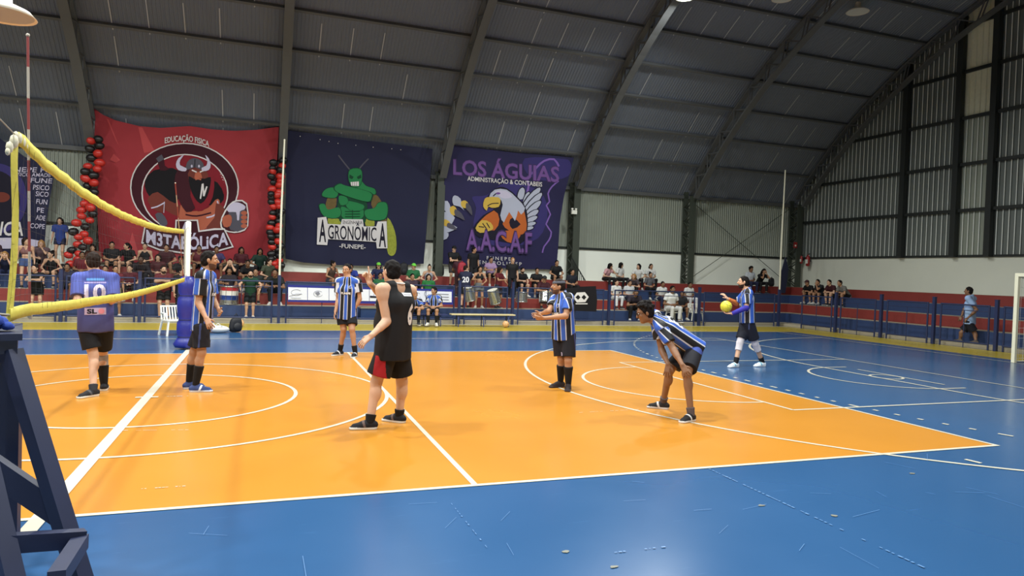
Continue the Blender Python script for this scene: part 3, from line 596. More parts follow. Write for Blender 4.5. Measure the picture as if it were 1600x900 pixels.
# ================================================================== net, posts, referee stand, goal
YTAPE = mat('yellow_net_tape', (190, 178, 70), .65, noise=.12, nscale=6, bump=.4, bscale=25); YTAPE2 = mat('worn_white_lacing', (206, 200, 178), .8, noise=.15, nscale=20)
CORD = mat('black_net_cord', (48, 48, 52), .8); STRAND = mat('grey_wire_rope', (150, 146, 136), .5)
A_RED = mat('antenna_red', (140, 62, 62), .5); A_WHT = mat('antenna_white', (178, 168, 156), .5)
NX = 0.0
top = [np.array(onX(px, py, NX)) for px, py in ((27, 216), (40, 226), (60, 246), (100, 279), (150, 314), (200, 340), (250, 357), (287, 362))]
bot = [np.array(onX(px, py, NX)) for px, py in ((14, 493), (45, 484), (100, 478), (150, 470), (200, 462), (250, 449), (288, 437))]
def resample(P, n):
    P = np.array(smooth_poly(P, 6, False)); L_ = np.r_[0, np.cumsum(np.linalg.norm(np.diff(P, axis=0), axis=1))]; t = np.linspace(0, L_[-1], n)
    return np.stack([np.interp(t, L_, P[:, k]) for k in range(3)], -1)
net = empty('volleyball_net', (0, top[0][1], 0), 'sagging black volleyball net with yellow tapes stretched over the centre line', 'net')
no = np.array(net.location); NV = 92
tp, bt = resample(top, NV), resample(bot, NV)
def tape(name, P, w, m, th=.007, wav=.003):
    mb = MB(no); vs = []; n = len(P)
    for i in range(n):
        o = wav*math.sin(i*1.9)+wav*.6*math.sin(i*.73)
        for dx, dz in ((-th, 0), (-th*1.2, -w/2), (-th, -w), (th, -w), (th*1.2, -w/2), (th, 0)): vs.append(P[i]+np.array([dx+o, 0, dz+w/2+o*.7]))
    f = [(6*i+k, 6*i+(k+1) % 6, 6*i+6+(k+1) % 6, 6*i+6+k) for i in range(n-1) for k in range(6)]; mb.add(vs, f, 0, True); mb.add(vs[:6], [tuple(range(6))]); mb.add(vs[-6:], [tuple(range(6))]); return mb.build(name, m, net)
t_ = tape('top_tape', tp, .075, YTAPE); b_ = tape('bottom_tape', bt, .072, YTAPE)
mb = MB(no)
for i in range(0, NV):
    P = [tp[i]*(1-k/10)+bt[i]*k/10+np.array([.01*math.sin(i*.6+k), 0, 0]) for k in range(11)]
    mb.tube(P, .0008, 3)
for k in range(1, 10): mb.tube([tp[i]*(1-k/10)+bt[i]*k/10+np.array([.01*math.sin(i*.6+k), 0, 0]) for i in range(NV)], .0008, 3)
mb.build('mesh', CORD, net)
mb = MB(no); sp = resample([onX(px, py, NX) for px, py in ((23, 226), (22, 260), (24, 330), (22, 400), (18, 450), (15, 490))], 14)
vs = []
for i, q in enumerate(sp): vs += [q+np.array([-.01, -.024, 0]), q+np.array([.006*math.sin(i), 0, 0]), q+np.array([.01, .026, 0])]
mb.add(vs, [(3*i+k, 3*i+k+1, 3*i+k+4, 3*i+k+3) for i in range(13) for k in (0, 1)], 0, True); mb.build('side_band', YTAPE, net)
mb = MB(no); mb.tube([onX(-60, 132, NX), onX(0, 186, NX), onX(26, 213, NX)], .004, 5); mb.build('top_cable', STRAND, net)
mb = MB(no)
for (px, py, r) in ((29, 216, .03), (22, 221, .034), (15, 230, .028), (35, 222, .028), (40, 228, .02), (12, 237, .018), (25, 212, .022)): mb.ball(onX(px, py, NX), (r*.7, r, r*1.2), 8)
mb.build('knotted_end', YTAPE2, net)
for P in (((43, 238), (49, 232), (46, 244)), ((43, 480), (47, 486), (44, 492), (48, 496))): mb = MB(no); mb.tube([onX(px, py, NX-.02) for px, py in P], .014, 6); mb.build('lacing', YTAPE2, net)
mb = MB(no); mb.tube([onX(-10, 489, NX), onX(2, 491, NX), onX(14, 492, NX)], .006, 5); mb.build('bottom_cable', STRAND, net)
def antenna(pt_top, pt_bot, label):
    a, b = np.array(pt_bot), np.array(pt_top); o = empty('net_antenna', a, label, 'antenna'); n = 9
    for i in range(n): mb = MB(a); mb.tube([a+(b-a)*i/n, a+(b-a)*(i+1)/n], .0075, 8); mb.build(('red_band', 'white_band')[i % 2], (A_RED, A_WHT)[i % 2], o)
    mb = MB(a); mb.ball(b, .012, 8); mb.build('tip', A_WHT, o)
antenna(onX(43.5, 55, NX-.05), onX(46.5, 486, NX-.05), 'red and white net antenna nearest the camera at the left end')
antenna(onX(274, 286, NX-.03), onX(286.5, 436, NX-.03), 'thin red and white net antenna beside the blue padded post')
PX0 = onZ(290, 545); PW = mat('white_post_paint', (214, 212, 200), .45); PADB = mat('blue_vinyl_padding', (34, 42, 132), .38, noise=.15, nscale=5, bump=.5, bscale=9)
po = empty('net_post', PX0, 'white net post wrapped in blue padding at the far end of the net', 'post')
m = MB(PX0); m.lathe([(.05, 0), (.05, 2.52), (.03, 2.54)], PX0, 16); m.build('tube', PW, po)
m = MB(PX0); prof = [(r_*1.17, z_) for r_, z_ in ((.05, .03), (.17, .035), (.20, .10), (.15, .19), (.125, .24), (.15, .33), (.145, .52), (.115, .58), (.14, .66), (.15, .85), (.14, 1.0), (.11, 1.06), (.135, 1.14), (.14, 1.3), (.10, 1.43), (.05, 1.45))]
m.lathe(prof, PX0, 20); m.build('padding', PADB, po)
for z, r in ((.24, .149), (.58, .137), (1.06, .131)): m = MB(PX0); m.lathe([(r, z-.02), (r+.008, z), (r, z+.02)], PX0, 20, capped=False); m.build('strap', mat('navy_strap', (22, 26, 80), .6), po)
m = MB(PX0); m.tube([onX(287, 362, NX), PX0+np.array([0, -.03, 2.42])], .006, 5); m.tube([onX(288, 437, NX), PX0+np.array([-.02, -.05, 1.48])], .006, 5); m.tube([PX0+np.array([-.06, -.04, 2.4]), PX0+np.array([-.05, -.05, 1.5])], .012, 5); m.build('tension_cable', STRAND, po)
# ---- referee stand
NAVYW = mat('navy_painted_timber', (24, 32, 62), .5, noise=.2, nscale=5)
sb = onZ(140, 930); st = empty('referee_stand', (sb[0]-.35, sb[1]-.05, 0), 'dark navy wooden referee stand in the left foreground', 'stand'); so = np.array(st.location)
D1 = depth(sb)
def bm2(name, segs, w, h, up=(0, 0, 1)):
    m = MB(so)
    for a, b in segs: m.bar(a, b, w, h, up)
    return m.build(name, NAVYW, st)
def fl0(p): return np.array([p[0], p[1], max(p[2], 0)])
ltop = atD(17, 548, D1+.05); lbot = onZ(136, 935)
bm2('leg', [(ltop, lbot)], .085, .07)
back = CF*.75; back[2] = 0; rt = atD(12, 556, D1+.42)
bm2('leg', [(rt, atD(12, 822, D1+.36) if False else np.array([*rt[:2], 0]))], .06, .06)
l2t = atD(-62, 560, D1-.15); d = atD(16, 900, D1-.32)-l2t; l2b = l2t+d*((0-l2t[2])/d[2]); bm2('leg', [(l2t, l2b)], .085, .085)
l3t = l2t+back*.5; bm2('leg', [(l3t, np.array([l3t[0], l3t[1], 0]))], .06, .06)
bm2('cross_beam', [(atD(10, 849, D1-.28), atD(131, 841, D1-.05))], .06, .085); 
e0 = atD(126, 846, D1-.06); e1 = atD(88, 905, D1-.55); bm2('cross_beam', [(e0, e1)], .07, .07)
bm2('diagonal_brace', [(atD(-30, 718, D1-.02), atD(95, 803, D1+.04))], .05, .12)
pm = MB(so); c = atD(-70, 533, D1); Fw = ray(35, 533)*np.array([1, 1, 0]); Fw /= np.linalg.norm(Fw); R_ = np.array([Fw[1], -Fw[0], 0])
wx = float((atD(35, 533, D1)-c)@R_); corners = lambda z, e: [c*[1, 1, 0]+R_*(-wx-e)+Fw*(-.16-e)+[0, 0, z], c*[1, 1, 0]+R_*(wx+e)+Fw*(-.16-e)+[0, 0, z], c*[1, 1, 0]+R_*(wx+e)+Fw*(.55+e)+[0, 0, z], c*[1, 1, 0]+R_*(-wx-e)+Fw*(.55+e)+[0, 0, z]]
zt = onZ(0, 0, 0)[2]; z1 = atD(20, 522, D1)[2]; z0 = z1-.035
for za, zb_, e in ((z0, z1, .0), (z0-.07, z0, -.02)):
    vs = corners(za, e)+corners(zb_, e); pm.add(vs, [(0, 3, 2, 1), (4, 5, 6, 7), (0, 1, 5, 4), (1, 2, 6, 5), (2, 3, 7, 6), (3, 0, 4, 7)])
pm.build('platform', NAVYW, st)
RAG = mat('blue_rag', (30, 62, 150), .8, bump=.5, bscale=30); q = atD(-2, 508, D1+.1); q[2] = z1+.004+.006
rg = empty('rag', q, 'crumpled blue rag on top of the navy referee stand', 'cloth'); m = MB(q)
for dx, dy, dz, r in ((-.06, 0, .045, .055), (.0, .03, .035, .045), (.035, -.01, .02, .03), (-.02, -.03, .05, .045), (.05, .02, .012, .02)): m.ball(q+R_*dx+Fw*dy+np.array([0, 0, dz]), (r, r, r*.8), 10)
m.build('fabric', RAG, rg)
# ---- goal
GW = mat('goal_white_paint', (226, 222, 196), .4, noise=.05); GN = mat('goal_net_cord', (206, 206, 200), .7)
gx = 18.12; gy = onX(1584, 563, gx)[1]; go = empty('futsal_goal', (gx, gy-1.5, 0), 'white futsal goal with cord net at the right edge', 'goal'); gp = np.array(go.location)
for y in (gy, gy-3.08):
    m = MB(gp); m.box((gx-.04, y-.04, 0), (gx+.04, y+.04, 2.04)); m.build('post', GW, go)
m = MB(gp); m.box((gx-.04, gy-3.12, 2.04), (gx+.04, gy+.04, 2.12)); m.build('crossbar', GW, go)
m = MB(gp); bx = gx+.9
for y in (gy, gy-3.08): m.tube([(gx, y, 2.06), (gx+.35, y, 1.98), (bx, y, .9), (bx+.1, y, .03)], .018, 6); m.tube([(gx, y, .03), (bx+.1, y, .03)], .018, 6)
m.tube([(bx+.1, gy, .03), (bx+.1, gy-3.08, .03)], .018, 6); m.build('back_frame', GW, go)
m = MB(gp); prof_ = [(gx, 2.04), (gx+.35, 1.95), (gx+.65, 1.45), (gx+.86, .8), (gx+.98, .06)]
pr2 = np.array(smooth_poly([(a, b, 0) for a, b in prof_], 5, False))[:, :2]
for j in range(26):
    y = gy-3.08*j/25; m.tube([(a, y, b-.02*math.sin(j)) for a, b in pr2], .0035, 3)
for a, b in pr2[::1]: m.tube([(a, gy, b), (a, gy-3.08, b)], .0035, 3)
for y in (gy, gy-3.08):
    for k in range(8):
        z = .1+.24*k; m.tube([(gx, y, z), (np.interp(z, pr2[::-1, 1], pr2[::-1, 0]), y, z)], .0035, 3)
    for k in range(6): x = gx+.15*k; m.tube([(x, y, .03), (x, y, np.interp(x, pr2[:, 0], pr2[:, 1]))], .0035, 3)
m.build('net', GN, go)
# ================================================================== balls, benches, chairs, bags
def sball(p, r, m, label, m2=None):
    o = empty('volleyball', (p[0], p[1], p[2]-r), label, 'ball'); b = MB((p[0], p[1], p[2]-r)); b.ball(p, r, 28); b.build('cover', m, o)
    s_ = MB((p[0], p[1], p[2]-r)); 
    for ax in ((1, 0, .3), (0, 1, .2), (.3, -.2, 1)):
        ax = V3(ax).normalized(); u = ax.orthogonal().normalized(); v = ax.cross(u)
        for off in (-.35, .35):
            rr = r*math.sqrt(1-off*off)*1.002; s_.tube([V3(p)+ax*off*r+(u*math.cos(t)+v*math.sin(t))*rr for t in np.linspace(0, 6.2832, 29)], .0025, 4)
    s_.build('seam', m2, o); return o
BY = mat('yellow_ball', (208, 204, 60), .45, noise=.06); BY2 = mat('ball_seam_olive', (150, 150, 50), .6); BB = mat('beige_ball', (216, 170, 120), .5, noise=.1); BB2 = mat('ball_seam_brown', (150, 110, 80), .6)
q = onZ(790, 511.8); sball((q[0], q[1], .108), .105, BB, 'beige ball on the yellow strip at the right end of the pale bench', BB2)
q = onZ(375, 511); q[1] = min(q[1], 15.9); sball((q[0], q[1], .108), .105, BB, 'beige ball behind the black backpack by the tricolour drum', BB2)
PALEW = mat('pale_bench_wood', (206, 192, 150), .5, noise=.1, nscale=4); BENB = mat('blue_bench_paint', (32, 46, 96), .5)
def bench(p0, p1, y, h, top, label):
    x0, x1 = onY(p0, 491, y)[0], onY(p1, 491, y)[0]; o = empty('bench', ((x0+x1)/2, y, 0), label, 'bench', None); oo = np.array(o.location)
    m = MB(oo); m.box((x0, y-.15, h-.035), (x1, y+.15, h)); m.build('seat', top, o)
    for x in (x0+.22, (x0+x1)/2, x1-.22):
        m = MB(oo); m.tube([(x, y-.13, 0), (x, y-.11, h-.035), (x, y+.11, h-.035), (x, y+.13, 0)], .018, 6); m.build('leg', BENB, o)
    m = MB(oo); m.tube([(x0+.22, y, h-.06), (x1-.22, y, h-.06)], .015, 6); m.build('rail', BENB, o)
BY_ = 15.55
bench(704, 803, BY_, .40, PALEW, 'long pale wooden bench in front of the drummers')
bench(628, 698, BY_+.1, .375, BENB, 'navy bench under the two seated striped players')
PLW = mat('white_plastic', (222, 222, 214), .35)
def chair(loc, rz, label):
    o = empty('plastic_chair', loc, label, 'chair', None, rz)
    m = MB(); m.add([(-.22, -.22, .43), (.22, -.22, .43), (.20, .2, .42), (-.20, .2, .42), (-.22, -.22, .46), (.22, -.22, .46), (.20, .2, .45), (-.20, .2, .45)], [(0, 3, 2, 1), (4, 5, 6, 7), (0, 1, 5, 4), (1, 2, 6, 5), (2, 3, 7, 6), (3, 0, 4, 7)]); m.build('seat', PLW, o)
    m = MB()
    for x in (-.21, .21): m.bar((x, .2, .45), (x*.92, .30, .84), .035, .03)
    for i in range(5): x = -.14+.07*i; m.bar((x, .215, .45), (x*.95, .295, .82), .03, .012)
    m.bar((-.21, .30, .84), (.21, .30, .84), .03, .05); m.build('backrest', PLW, o)
    for x in (-1, 1):
        m = MB(); m.tube([(x*.2, .22, .62), (x*.27, .1, .66), (x*.27, -.16, .66), (x*.24, -.22, .45)], .018, 6); m.build('armrest', PLW, o)
        for y in (-1, 1):
            m = MB(); m.bar((x*.2, y*.19, .44), (x*.25, y*.24, 0), .045, .035); m.build('leg', PLW, o)
    o.scale = (.95, .95, .80)
    return o
chair((onY(1050, 500, 17.0)[0]+.05, 16.98, .10), 0.1, 'white plastic chair under the man in white trousers behind the rail')
chair((onY(1082, 500, 17.0)[0]+.1, 16.98, .10), -.2, 'white plastic chair beside the rightmost white shirted spectator')
q = onZ(268, 526); chair((q[0]+.0, q[1]+.35, 0), .5, 'white plastic chair on the floor left of the blue padded post')
COOL = mat('blue_cooler', (38, 70, 128), .4); q = onY(583, 500, 16.92); o = empty('cool_box', (q[0], 16.92, .10), 'blue cool box with white lid behind the sponsor banner', 'cooler'); m = MB((q[0], 16.92, .10)); m.box((q[0]-.42, 16.72, .10), (q[0]+.42, 17.12, .46)); m.build('box', COOL, o)
m = MB((q[0], 16.92, .10)); m.box((q[0]-.44, 16.70, .46), (q[0]+.44, 17.14, .52)); m.build('lid', PLW, o)
PACK = mat('black_backpack', (24, 24, 30), .7, bump=.3); PACKR = mat('red_backpack', (150, 30, 48), .7)
def pack(p, m, label, s=1.0, rz=0, lean=0):
    o = empty('backpack', p, label, 'bag', None, rz); b = MB(); n = 18; vs = []
    pw = lambda c, e: math.copysign(abs(c)**e, c)
    for i in range(n//2+1):
        t = math.pi*i/(n//2)
        for k in range(n):
            f = 2*math.pi*k/n; z = pw(math.cos(t), .55); vs.append((.16*s*pw(math.sin(t), .55)*pw(math.cos(f), .6)*(1-.12*z), .10*s*pw(math.sin(t), .55)*pw(math.sin(f), .6)-.03*s*z*lean, .225*s+.225*s*z*(1-.25*lean)-.05*s*lean))
    b.add(vs, [(i*n+k, (i+1)*n+k, (i+1)*n+(k+1) % n, i*n+(k+1) % n) for i in range(n//2) for k in range(n)], 0, True); b.build('body', m, o)
    b = MB(); b.ball((0, -.10*s, .15*s), (.11*s, .05*s, .11*s), 12); b.build('pocket', m, o)
    b = MB(); b.tube([(-.04, 0, .44*s), (0, -.02, .50*s), (.04, 0, .44*s)], .012, 6); b.build('handle', m, o)
    return o
q = onZ(368, 519); pack((q[0], q[1], 0), PACK, 'black backpack on the floor below the tricolour drum', .95, .5, .6)
q = onY(632, 425, 19.6); pack((q[0], 19.75, 1.52), PACK, 'black backpack on the top step left of the green capped man', 1.0)
q = onY(687, 428, 20.0); pack((q[0], 20.05, 1.52), PACK, 'black backpack on the top step right of the steel column', 1.05)
q = onY(1206, 447, 19.7); pack((q[0], 19.75, 1.52), PACK, 'dark backpack on the top step beside the girl in black', .85)
BAGW = mat('white_bag', (206, 206, 204), .6, bump=.5, bscale=12); q = onZ(341, 520); o = empty('sports_bag', q, 'white bag lying on the floor beside the black backpack', 'bag'); m = MB(q); m.ball(q+np.array([0, 0, .09]), (.26, .14, .095), 16); m.ball(q+np.array([-.17, 0, .13]), (.12, .12, .12), 12); m.build('body', BAGW, o)
m = MB(q); m.tube([q+np.array([-.1, -.1, .17]), q+np.array([0, -.13, .24]), q+np.array([.1, -.1, .16])], .01, 5); m.build('handle', BAGW, o)
q = onZ(366, 512); CAPR = mat('red_cloth', (150, 40, 44), .8); 
# ---- drums
CHR = mat('chrome', (190, 192, 190), .22, metal=.9, noise=.15, nscale=9); SKIN_D = mat('drum_head', (220, 216, 200), .5); DRK = mat('drum_dark', (52, 18, 30), .5)
DR = mat('drum_red', (166, 40, 48), .4); DW = mat('drum_white', (222, 218, 212), .4); DB = mat('drum_blue', (38, 66, 138), .4)
def drum(p, r, h, axis, label, shell=None, bands=None, headm=None):
    o = empty('drum', p, label, 'drum'); ax = V3(axis).normalized(); p = V3(p)
    if bands:
        n = len(bands)
        for i, bm_ in enumerate(bands):
            m = MB(p); m.lathe([(r, h*i/n), (r, h*(i+1)/n)], p, 28, axis=ax, capped=False); m.build('shell_band', bm_, o)
    else:
        m = MB(p); m.lathe([(r, 0), (r, h)], p, 28, axis=ax, capped=False); m.build('shell', shell, o)
    for z in (0, h-.03):
        m = MB(p); m.lathe([(r, z), (r+.014, z), (r+.014, z+.03), (r, z+.03)], p, 28, axis=ax, capped=False); m.build('hoop', CHR, o)
    m = MB(p); m.lathe([(r, h-.012), (.001, h-.010)], p, 28, axis=ax); m.build('head', SKIN_D, o); m = MB(p); m.lathe([(r, .01), (.001, .008)], p, 28, axis=ax); m.build('bottom_head', headm or SKIN_D, o)
    M = Vector((0, 0, 1)).rotation_difference(ax).to_matrix(); m = MB(p)
    for k in range(10):
        t = 2*math.pi*k/10; q = Vector(((r+.012)*math.cos(t), (r+.012)*math.sin(t), 0)); m.tube([p+M@(q+Vector((0, 0, .01))), p+M@(q+Vector((0, 0, h-.01)))], .006, 5)
    m.build('tension_rod', CHR, o)
q = onY(357, 481, 17.42); drum((q[0], 17.55, .48), .255, .56, (.02, 0, 1), 'large drum with red, white and blue bands standing behind the rail', bands=[CHR, DB, DW, DR])
def hdrum(px, py, y, r, h, ax, lab, hm=None): q = onY(px, py, y); drum(q, r, h, ax, lab, CHR, None, hm)
hdrum(735, 470, 17.02, .17, .48, (-.22, -.1, 1), 'narrow silver drum hung on the player in the number 20 shirt'); hdrum(775, 474, 17.02, .18, .5, (-.35, -.12, 1), 'tilted silver drum right of the woman in the grey skirt')
hdrum(814.5, 472, 17.5, .2, .36, (0, 0, 1), 'upright silver drum in front of the bearded man in black'); hdrum(852, 473, 17.03, .21, .38, (.1, .25, 1), 'silver drum with dark red underside beside the headband player', DRK)
# ---- balloons
BR_ = mat('red_balloon', (186, 44, 36), .35); BK_ = mat('black_balloon', (24, 22, 24), .35)
def garland(path, n, label, y, seed, br):
    R = random.Random(seed); P = np.array(path, float); L_ = np.r_[0, np.cumsum(np.linalg.norm(np.diff(P, axis=0), axis=1))]
    q = onY(*path[-1], y); g = empty('balloon_garland', q, label, 'balloons'); go_ = np.array(g.location); st_ = []
    for i in range(n):
        t = L_[-1]*(i+.5)/n; px, py = np.interp(t, L_, P[:, 0]), np.interp(t, L_, P[:, 1]); c0 = onY(px, py, y); st_.append(c0)
        side = (-1 if i % 2 else 1); c = c0+np.array([side*R.uniform(.07, .16), R.uniform(-.12, .02), R.uniform(-.04, .04)]); r = R.uniform(*br)
        m = MB(go_); dv = V3(c-c0).normalized(); MM = np.array(Vector((0, 0, 1)).rotation_difference(dv).to_matrix()); m.ball(c, (r*.92, r*.92, r*1.12), 14, 0, MM)
        m.lathe([(.004, -r*1.2), (.018, -r*1.16), (.006, -r*1.08)], c, 6, axis=dv); m.build('balloon', BR_ if R.random() < .58 else BK_, g)
    m = MB(go_); m.tube(st_, .006, 4); m.build('string', CORD, g)
garland([(149, 214), (146, 235), (148, 255), (138, 275), (142, 300), (135, 322), (138, 335), (128, 350), (124, 362), (132, 375), (120, 388), (112, 400), (116, 412), (104, 424), (110, 432)], 40, 'red and black balloon garland on the left edge of the red banner', 19.05, 3, (.11, .15))
garland([(437, 250), (430, 268), (431, 292), (428, 315), (434, 335), (429, 360), (432, 385), (430, 402), (438, 420)], 44, 'red and black balloon garland between the red and navy banners', 19.2, 5, (.11, .14))
# ---- small wall fittings
EXR = mat('extinguisher_red', (150, 34, 36), .35); 
for px, py, s_, lab in ((1262, 416, 1.0, 'red fire extinguisher on the end wall, the larger right one'), (1252, 412, .7, 'small red fire extinguisher on the end wall, left of the larger one')):
    q = onX(px, py, 24.22); o = empty('fire_extinguisher', q, lab, 'extinguisher'); m = MB(q); m.lathe([(.03, 0), (.085*s_, .02), (.085*s_, .4*s_), (.03, .48*s_), (.025, .52*s_)], q, 14); m.build('cylinder', EXR, o); m = MB(q); m.box(q+np.array([-.088*s_-.004, -.06*s_, .12*s_]), q+np.array([-.06*s_, .06*s_, .3*s_])); m.build('label', PLW, o)
    m = MB(q); m.bar(q+np.array([-.0, 0, .52*s_]), q+np.array([0, -.1, .56*s_]), .03, .03); m.tube([q+np.array([0, .0, .54*s_]), q+np.array([0, .12, .4*s_]), q+np.array([0, .11, .1])], .012, 5); m.build('hose', STEELD, o)
    m = MB(q); m.box(q+np.array([.06, -.05, .2*s_]), q+np.array([.14, .05, .3*s_])); m.build('bracket', STEELD, o)
q = onY(1243, 383, 19.62); o = empty('safety_sign', q, 'small red and white safety sign on the corner column', 'sign'); m = MB(q); m.box(q+np.array([-.09, -.0, -.13]), q+np.array([.09, .02, .13])); m.build('plate', EXR, o); m = MB(q); m.box(q+np.array([-.04, -.006, -.06]), q+np.array([.04, 0, .02])); m.build('symbol', PLW, o)
q = onY(897, 331, 19.6); o = empty('emergency_light', q, 'white emergency light with two heads on the fourth column', 'lamp'); m = MB(q); m.box(q+np.array([-.11, -.05, -.09]), q+np.array([.11, .05, .06])); m.build('case', PLW, o)
for dx in (-.08, .08):
    m = MB(q); m.lathe([(.02, .06), (.045, .10), (.05, .14), (.001, .145)], q+np.array([dx, 0, 0]), 12); m.build('lamp_head', PLW, o)
FLAGN = mat('folded_navy_flag', (30, 34, 62), .7, bump=.4); q = onY(1226, 450, 19.2); o = empty('folded_flag', (q[0], 19.0, 1.17), 'dark navy flag hanging folded beside the corner column', 'flag'); m = MB((q[0], 19.0, 1.17))
P = [onY(px, py, 19.0) for px, py in ((1228, 402), (1232, 420), (1230, 440), (1227, 458), (1217, 458), (1219, 435))]; P = [np.array(p) for p in P]; vs = P+[p+np.array([0, .06, 0]) for p in P]; k = len(P)
m.add(vs, [tuple(range(k)), tuple(range(2*k-1, k-1, -1))]+[(i, (i+1) % k, (i+1) % k+k, i+k) for i in range(k)]); m.build('fabric', FLAGN, o); m = MB((q[0], 19.0, 1.17)); m.tube([(P[4][0]+.1, 19.06, 1.17), P[0]+np.array([0, .06, .05])], .015, 6); m.build('pole', STEELD, o)
# ================================================================== people: one continuous skin from blended limbs, clothes as shells
nrm = lambda v: v/(np.linalg.norm(v)+1e-9)
class Field:
    def __init__(s, h): s.h = h; s.pr = []
    # primitives: cone (a,b,ra,rb) / ellipsoid (c, M(3x3 columns axes), r3) ; k blend ; clips: list of (point, normal): keep side where (p-point).normal<0
    def cone(s, a, b, ra, rb, k=.03, clip=(), sub=False): s.pr.append(('c', np.array(a, float), np.array(b, float), ra, rb, k, clip, sub))
    def ell(s, c, M, r, k=.02, clip=(), sub=False): s.pr.append(('e', np.array(c, float), np.array(M, float), np.array(r, float), None, k, clip, sub))
    def mesh(s):
        h = s.h; lo = np.full(3, 1e9); hi = -lo; bb = []
        for p in s.pr:
            if p[0] == 'c': R = max(p[3], p[4]); l = np.minimum(p[1], p[2])-R; u = np.maximum(p[1], p[2])+R
            else: R = np.abs(p[2])@p[3]; l = p[1]-R; u = p[1]+R
            pad = p[5]+2.5*h; bb.append((l-pad, u+pad))
            if not p[7]: lo = np.minimum(lo, l); hi = np.maximum(hi, u)
        lo = lo-4*h; n = np.ceil((hi+4*h-lo)/h).astype(int)+1
        F = np.full(n, 1.0, np.float32); ax = [(lo[i]+h*np.arange(n[i])).astype(np.float32) for i in range(3)]
        for p, (l, u) in zip(s.pr, bb):
            i0 = np.clip(((l-lo)/h).astype(int), 0, n); i1 = np.clip(((u-lo)/h).astype(int)+2, 0, n)
            if (i1 <= i0).any(): continue
            sl = tuple(slice(a, b) for a, b in zip(i0, i1)); X = ax[0][sl[0]][:, None, None]; Y = ax[1][sl[1]][None, :, None]; Z = ax[2][sl[2]][None, None, :]
            if p[0] == 'c':
                a, ba = p[1], p[2]-p[1]; L2 = max(ba@ba, 1e-9)
                x, y, z = X-a[0], Y-a[1], Z-a[2]; t = np.clip((x*ba[0]+y*ba[1]+z*ba[2])/L2, 0, 1)
                d = np.sqrt((x-t*ba[0])**2+(y-t*ba[1])**2+(z-t*ba[2])**2)-(p[3]+(p[4]-p[3])*t)
            else:
                M, r = p[2], p[3]; x, y, z = X-p[1][0], Y-p[1][1], Z-p[1][2]
                q = [(x*M[0, j]+y*M[1, j]+z*M[2, j])/r[j] for j in range(3)]; k0 = np.sqrt(q[0]**2+q[1]**2+q[2]**2)
                k1 = np.sqrt((q[0]/r[0])**2+(q[1]/r[1])**2+(q[2]/r[2])**2)+1e-9; d = k0*(k0-1)/k1
            for (c, nn) in p[6]: d = np.maximum(d, (X-c[0])*nn[0]+(Y-c[1])*nn[1]+(Z-c[2])*nn[2])
            f = F[sl]; k = max(p[5], 1e-4)
            if p[7]: e = np.maximum(k-np.abs(f+d), 0)/k; F[sl] = np.maximum(f, -d)+e*e*k*.25
            else: e = np.maximum(k-np.abs(f-d), 0)/k; F[sl] = np.minimum(f, d)-e*e*k*.25
        # surface nets
        S_ = F < 0; c = np.zeros(n-1, np.int8)
        for dx in (0, 1):
            for dy in (0, 1):
                for dz in (0, 1): c += S_[dx:n[0]-1+dx, dy:n[1]-1+dy, dz:n[2]-1+dz]
        I = np.argwhere((c > 0) & (c < 8))
        if len(I) == 0: return np.zeros((0, 3)), np.zeros((0, 4), int)
        idx = np.full(n-1, -1, np.int32); idx[I[:, 0], I[:, 1], I[:, 2]] = np.arange(len(I))
        pos = np.zeros((len(I), 3)); cnt = np.zeros(len(I))
        cor = [np.array(q) for q in ((0,0,0),(1,0,0),(0,1,0),(1,1,0),(0,0,1),(1,0,1),(0,1,1),(1,1,1))]
        val = [F[I[:, 0]+q[0], I[:, 1]+q[1], I[:, 2]+q[2]] for q in cor]
        for a in range(8):
            for bit in (1, 2, 4):
                b = a | bit
                if b == a: continue
                m = (val[a] < 0) != (val[b] < 0); t = np.where(m, val[a]/(val[a]-val[b]+1e-12), 0)
                pos += m[:, None]*(cor[a]+(cor[b]-cor[a])*t[:, None]); cnt += m
        P = lo+h*(I+pos/cnt[:, None]); Q = []
        for d in range(3):
            e1, e2 = (d+1) % 3, (d+2) % 3; sl0 = [slice(1, n[i]-1) for i in range(3)]; sl0[d] = slice(0, n[d]-1); sl1 = list(sl0); sl1[d] = slice(1, n[d])
            A_, B_ = S_[tuple(sl0)], S_[tuple(sl1)]; E = np.argwhere(A_ != B_)
            if len(E) == 0: continue
            sg = A_[E[:, 0], E[:, 1], E[:, 2]]; E = E.copy(); E[:, e1] += 1; E[:, e2] += 1
            def g(o1, o2): q = E.copy(); q[:, e1] -= o1; q[:, e2] -= o2; return idx[q[:, 0], q[:, 1], q[:, 2]]
            quad = np.stack([g(1, 1), g(0, 1), g(0, 0), g(1, 0)], -1); quad[~sg] = quad[~sg][:, ::-1]; Q.append(quad)
        return P, np.concatenate(Q)
def np_mesh(name, P, Q, org, parent, mats, mi=None, attrs=None):
    me = bpy.data.meshes.new(name); P = np.asarray(P)-np.asarray(org); n, m = len(P), len(Q)
    me.vertices.add(n); me.vertices.foreach_set('co', P.astype(np.float32).ravel()); me.loops.add(4*m); me.polygons.add(m)
    me.loops.foreach_set('vertex_index', Q.astype(np.int32).ravel()); me.polygons.foreach_set('loop_start', np.arange(0, 4*m, 4, dtype=np.int32)); me.polygons.foreach_set('loop_total', np.full(m, 4, np.int32))
    me.update(calc_edges=True); me.polygons.foreach_set('use_smooth', np.ones(m, bool))
    if attrs:
        for k, v in attrs.items(): a = me.attributes.new(k, 'FLOAT', 'POINT'); a.data.foreach_set('value', np.asarray(v, np.float32))
    o = link(name, me, parent, mats)
    if mi is not None: me.polygons.foreach_set('material_index', np.asarray(mi, np.int32))
    me.update(); return o
